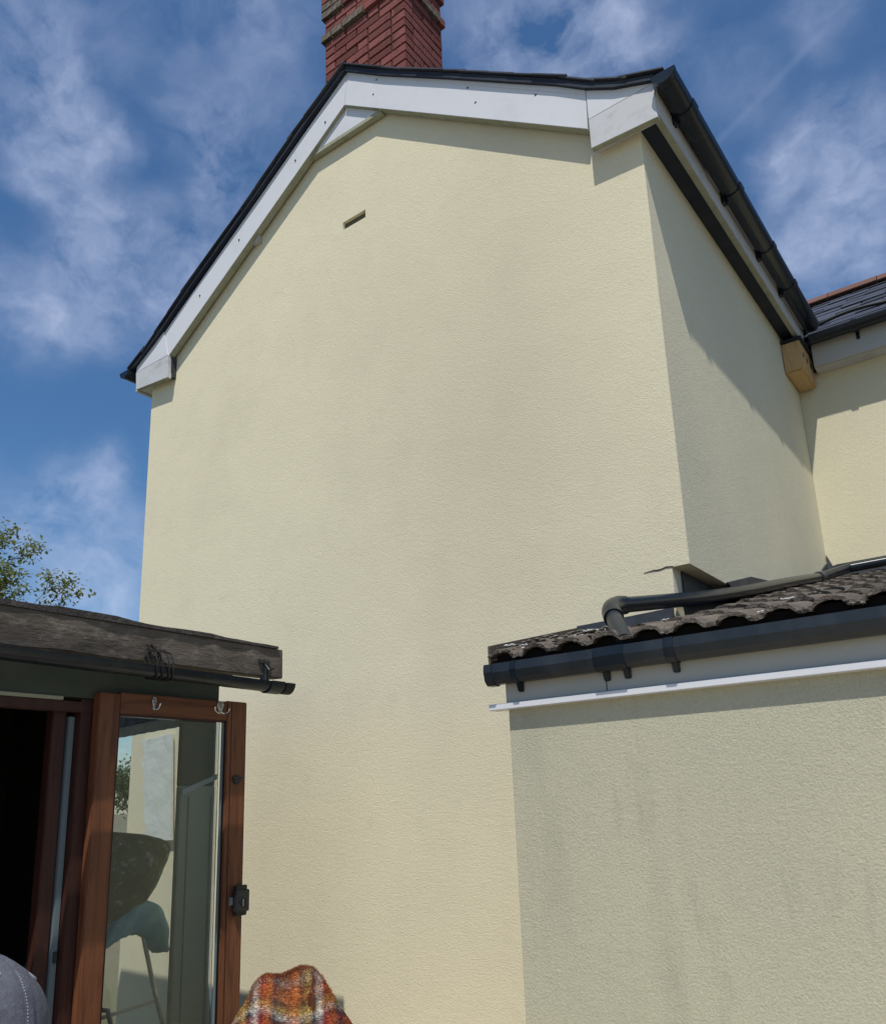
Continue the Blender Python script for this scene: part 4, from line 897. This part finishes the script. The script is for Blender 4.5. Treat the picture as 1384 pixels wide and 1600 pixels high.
for q in range(6):
    a0 = q * math.pi / 3
    st_ = MB()
    for sgn in (-1, 1):
        for i in range(3, 40):
            ph = (math.pi / 2) * 1.08 * i / 40; ph2 = ph + .022; aa = a0 + sgn * (.012 + .045) / max(.25, 1)
            st_.tube([cp(ph, aa, 1.024), cp(ph2, aa, 1.024)], .0011, 5)
    st_.build('stitching', M['stitch'], CAP, kind='stuff')
    c = cp(.80, a0 + .52, 1.016); nrm = (c - hc).normalized(); u = nrm.orthogonal().normalized(); w = nrm.cross(u)
    MB().tube([c + (u * math.cos(t) + w * math.sin(t)) * .0062 for t in [2 * math.pi * k / 16 for k in range(17)]], .0024, 8, False).build('eyelet', M['stitch'], CAP, smooth=True)
    MB().tube([c - nrm * .004, c - nrm * .0002], .004, 12).build('eyelet_hole', M['rubber'], CAP)
b = MB(); b.blob(cp(0, 0, 1.02), .009, (1, 1, .6)); b.build('button', M['cap'], CAP, smooth='all')
vz = MB(); vs = []; fs = []
for i in range(9):
    t = i / 8
    for k in range(13):
        a = (k / 12 - .5) * 1.9; r1 = 1 + .62 * t * math.cos(a * .82)
        v = tilt @ (fwd * (math.cos(a) * .111 * r1) + sd * (math.sin(a) * .094 * (1 + .1 * t)) + Vector((0, 0, .010 - .03 * t - .03 * (math.sin(a)) ** 2 * t))); vs.append(hc + v)
for i in range(8):
    for k in range(12): x = i * 13 + k; fs.append((x, x + 1, x + 14, x + 13))
pk = vz.add(vs, fs).build('peak', M['cap'], CAP, smooth='all'); q_ = pk.modifiers.new('thickness', 'SOLIDIFY'); q_.thickness = .003
ST = thing('stool', (-1.30, .62, 0), 'low stool beneath the seated person in the near left corner', 'stool')
bs = pl(-.05, 0, 0); MB().box(bs.x - .17, bs.x + .17, bs.y - .17, bs.y + .17, .30, .335).build('seat', M['dark_frame'], ST, .006)
for sx in (-.14, .14):
    for sy in (-.14, .14): MB().box(bs.x + sx - .015, bs.x + sx + .015, bs.y + sy - .015, bs.y + sy + .015, .006, .30).build('leg', M['dark_frame'], ST, .003)

# ================================================================== trees
def tree(name, base, h, spread, seed, leafm, label, nlimb=9, leaf=.055, ncl=22, clr=.13, depth=4):
    rnd = random.Random(seed); T = thing(name, base, label, 'tree'); tips = []; b = MB()
    def grow(p, d, l, r, lev):
        pts = [p]; q = p.copy(); dd = d.copy(); rr = [r]
        for s in range(4):
            dd = (dd + Vector((rnd.uniform(-.18, .18), rnd.uniform(-.18, .18), rnd.uniform(-.05, .16)))).normalized(); q = q + dd * l / 4; pts.append(q.copy()); rr.append(r * (1 - .14 * (s + 1)))
        b.tube(pts, rr, 7 if lev < 2 else 4, False)
        if lev >= depth: tips.append(q); tips.append(pts[2]); return
        for s in range(rnd.choice((2, 3, 3))):
            nd_ = (dd + Vector((rnd.uniform(-.75, .75), rnd.uniform(-.75, .75), rnd.uniform(-.2, .45)))).normalized()
            grow(q, nd_, l * rnd.uniform(.62, .82), r * .52, lev + 1)
        if lev > 1 and rnd.random() < .6: grow(pts[2], (dd + Vector((rnd.uniform(-.9, .9), rnd.uniform(-.9, .9), .2))).normalized(), l * .5, r * .4, lev + 2 if lev + 2 <= depth else depth)
    B = Vector(base); top = B + Vector((0, 0, h * .38)); b.tube([B, B + Vector((.05, .02, h * .2)), top], [h * .030, h * .025, h * .02], 12)
    for k in range(nlimb):
        a = 2 * math.pi * k / nlimb + rnd.uniform(-.2, .2); e = rnd.uniform(.5, 1.5)
        grow(B + Vector((0, 0, h * rnd.uniform(.28, .38))), Vector((math.cos(a) * spread, math.sin(a) * spread, e)).normalized(), h * rnd.uniform(.17, .24), h * .012, 0)
    b.build('trunk', M['bark'], T, smooth='all')
    lf = MB()
    for t in tips:
        for k in range(ncl):
            p = t + Vector((rnd.gauss(0, clr * .5), rnd.gauss(0, clr * .5), rnd.gauss(0, clr * .38)))
            d = Vector((rnd.uniform(-1, 1), rnd.uniform(-1, 1), rnd.uniform(-.9, .3))).normalized(); s = d.cross(Vector((rnd.uniform(-.4, .4), rnd.uniform(-.4, .4), 1))).normalized(); l = leaf * rnd.uniform(.7, 1.3)
            lf.add([p, p + d * l * .5 + s * l * .28, p + d * l, p + d * l * .5 - s * l * .28], [(0, 1, 2, 3)])
    lf.build('crown', leafm, T); return T
tree('ash_tree', (-14.0, 4.9, 0), 6.0, .95, 5, M['leaf'], 'airy green ash tree rising beyond the lean-to roof at the left edge', 15, .07, 42, .16)
tree('garden_shrub', (-13.0, 9.2, 0), 3.0, 1.1, 9, M['leaf2'], 'dense dark green bush seen through the door glass behind the shelter', 8, .07, 26, .2, 3)
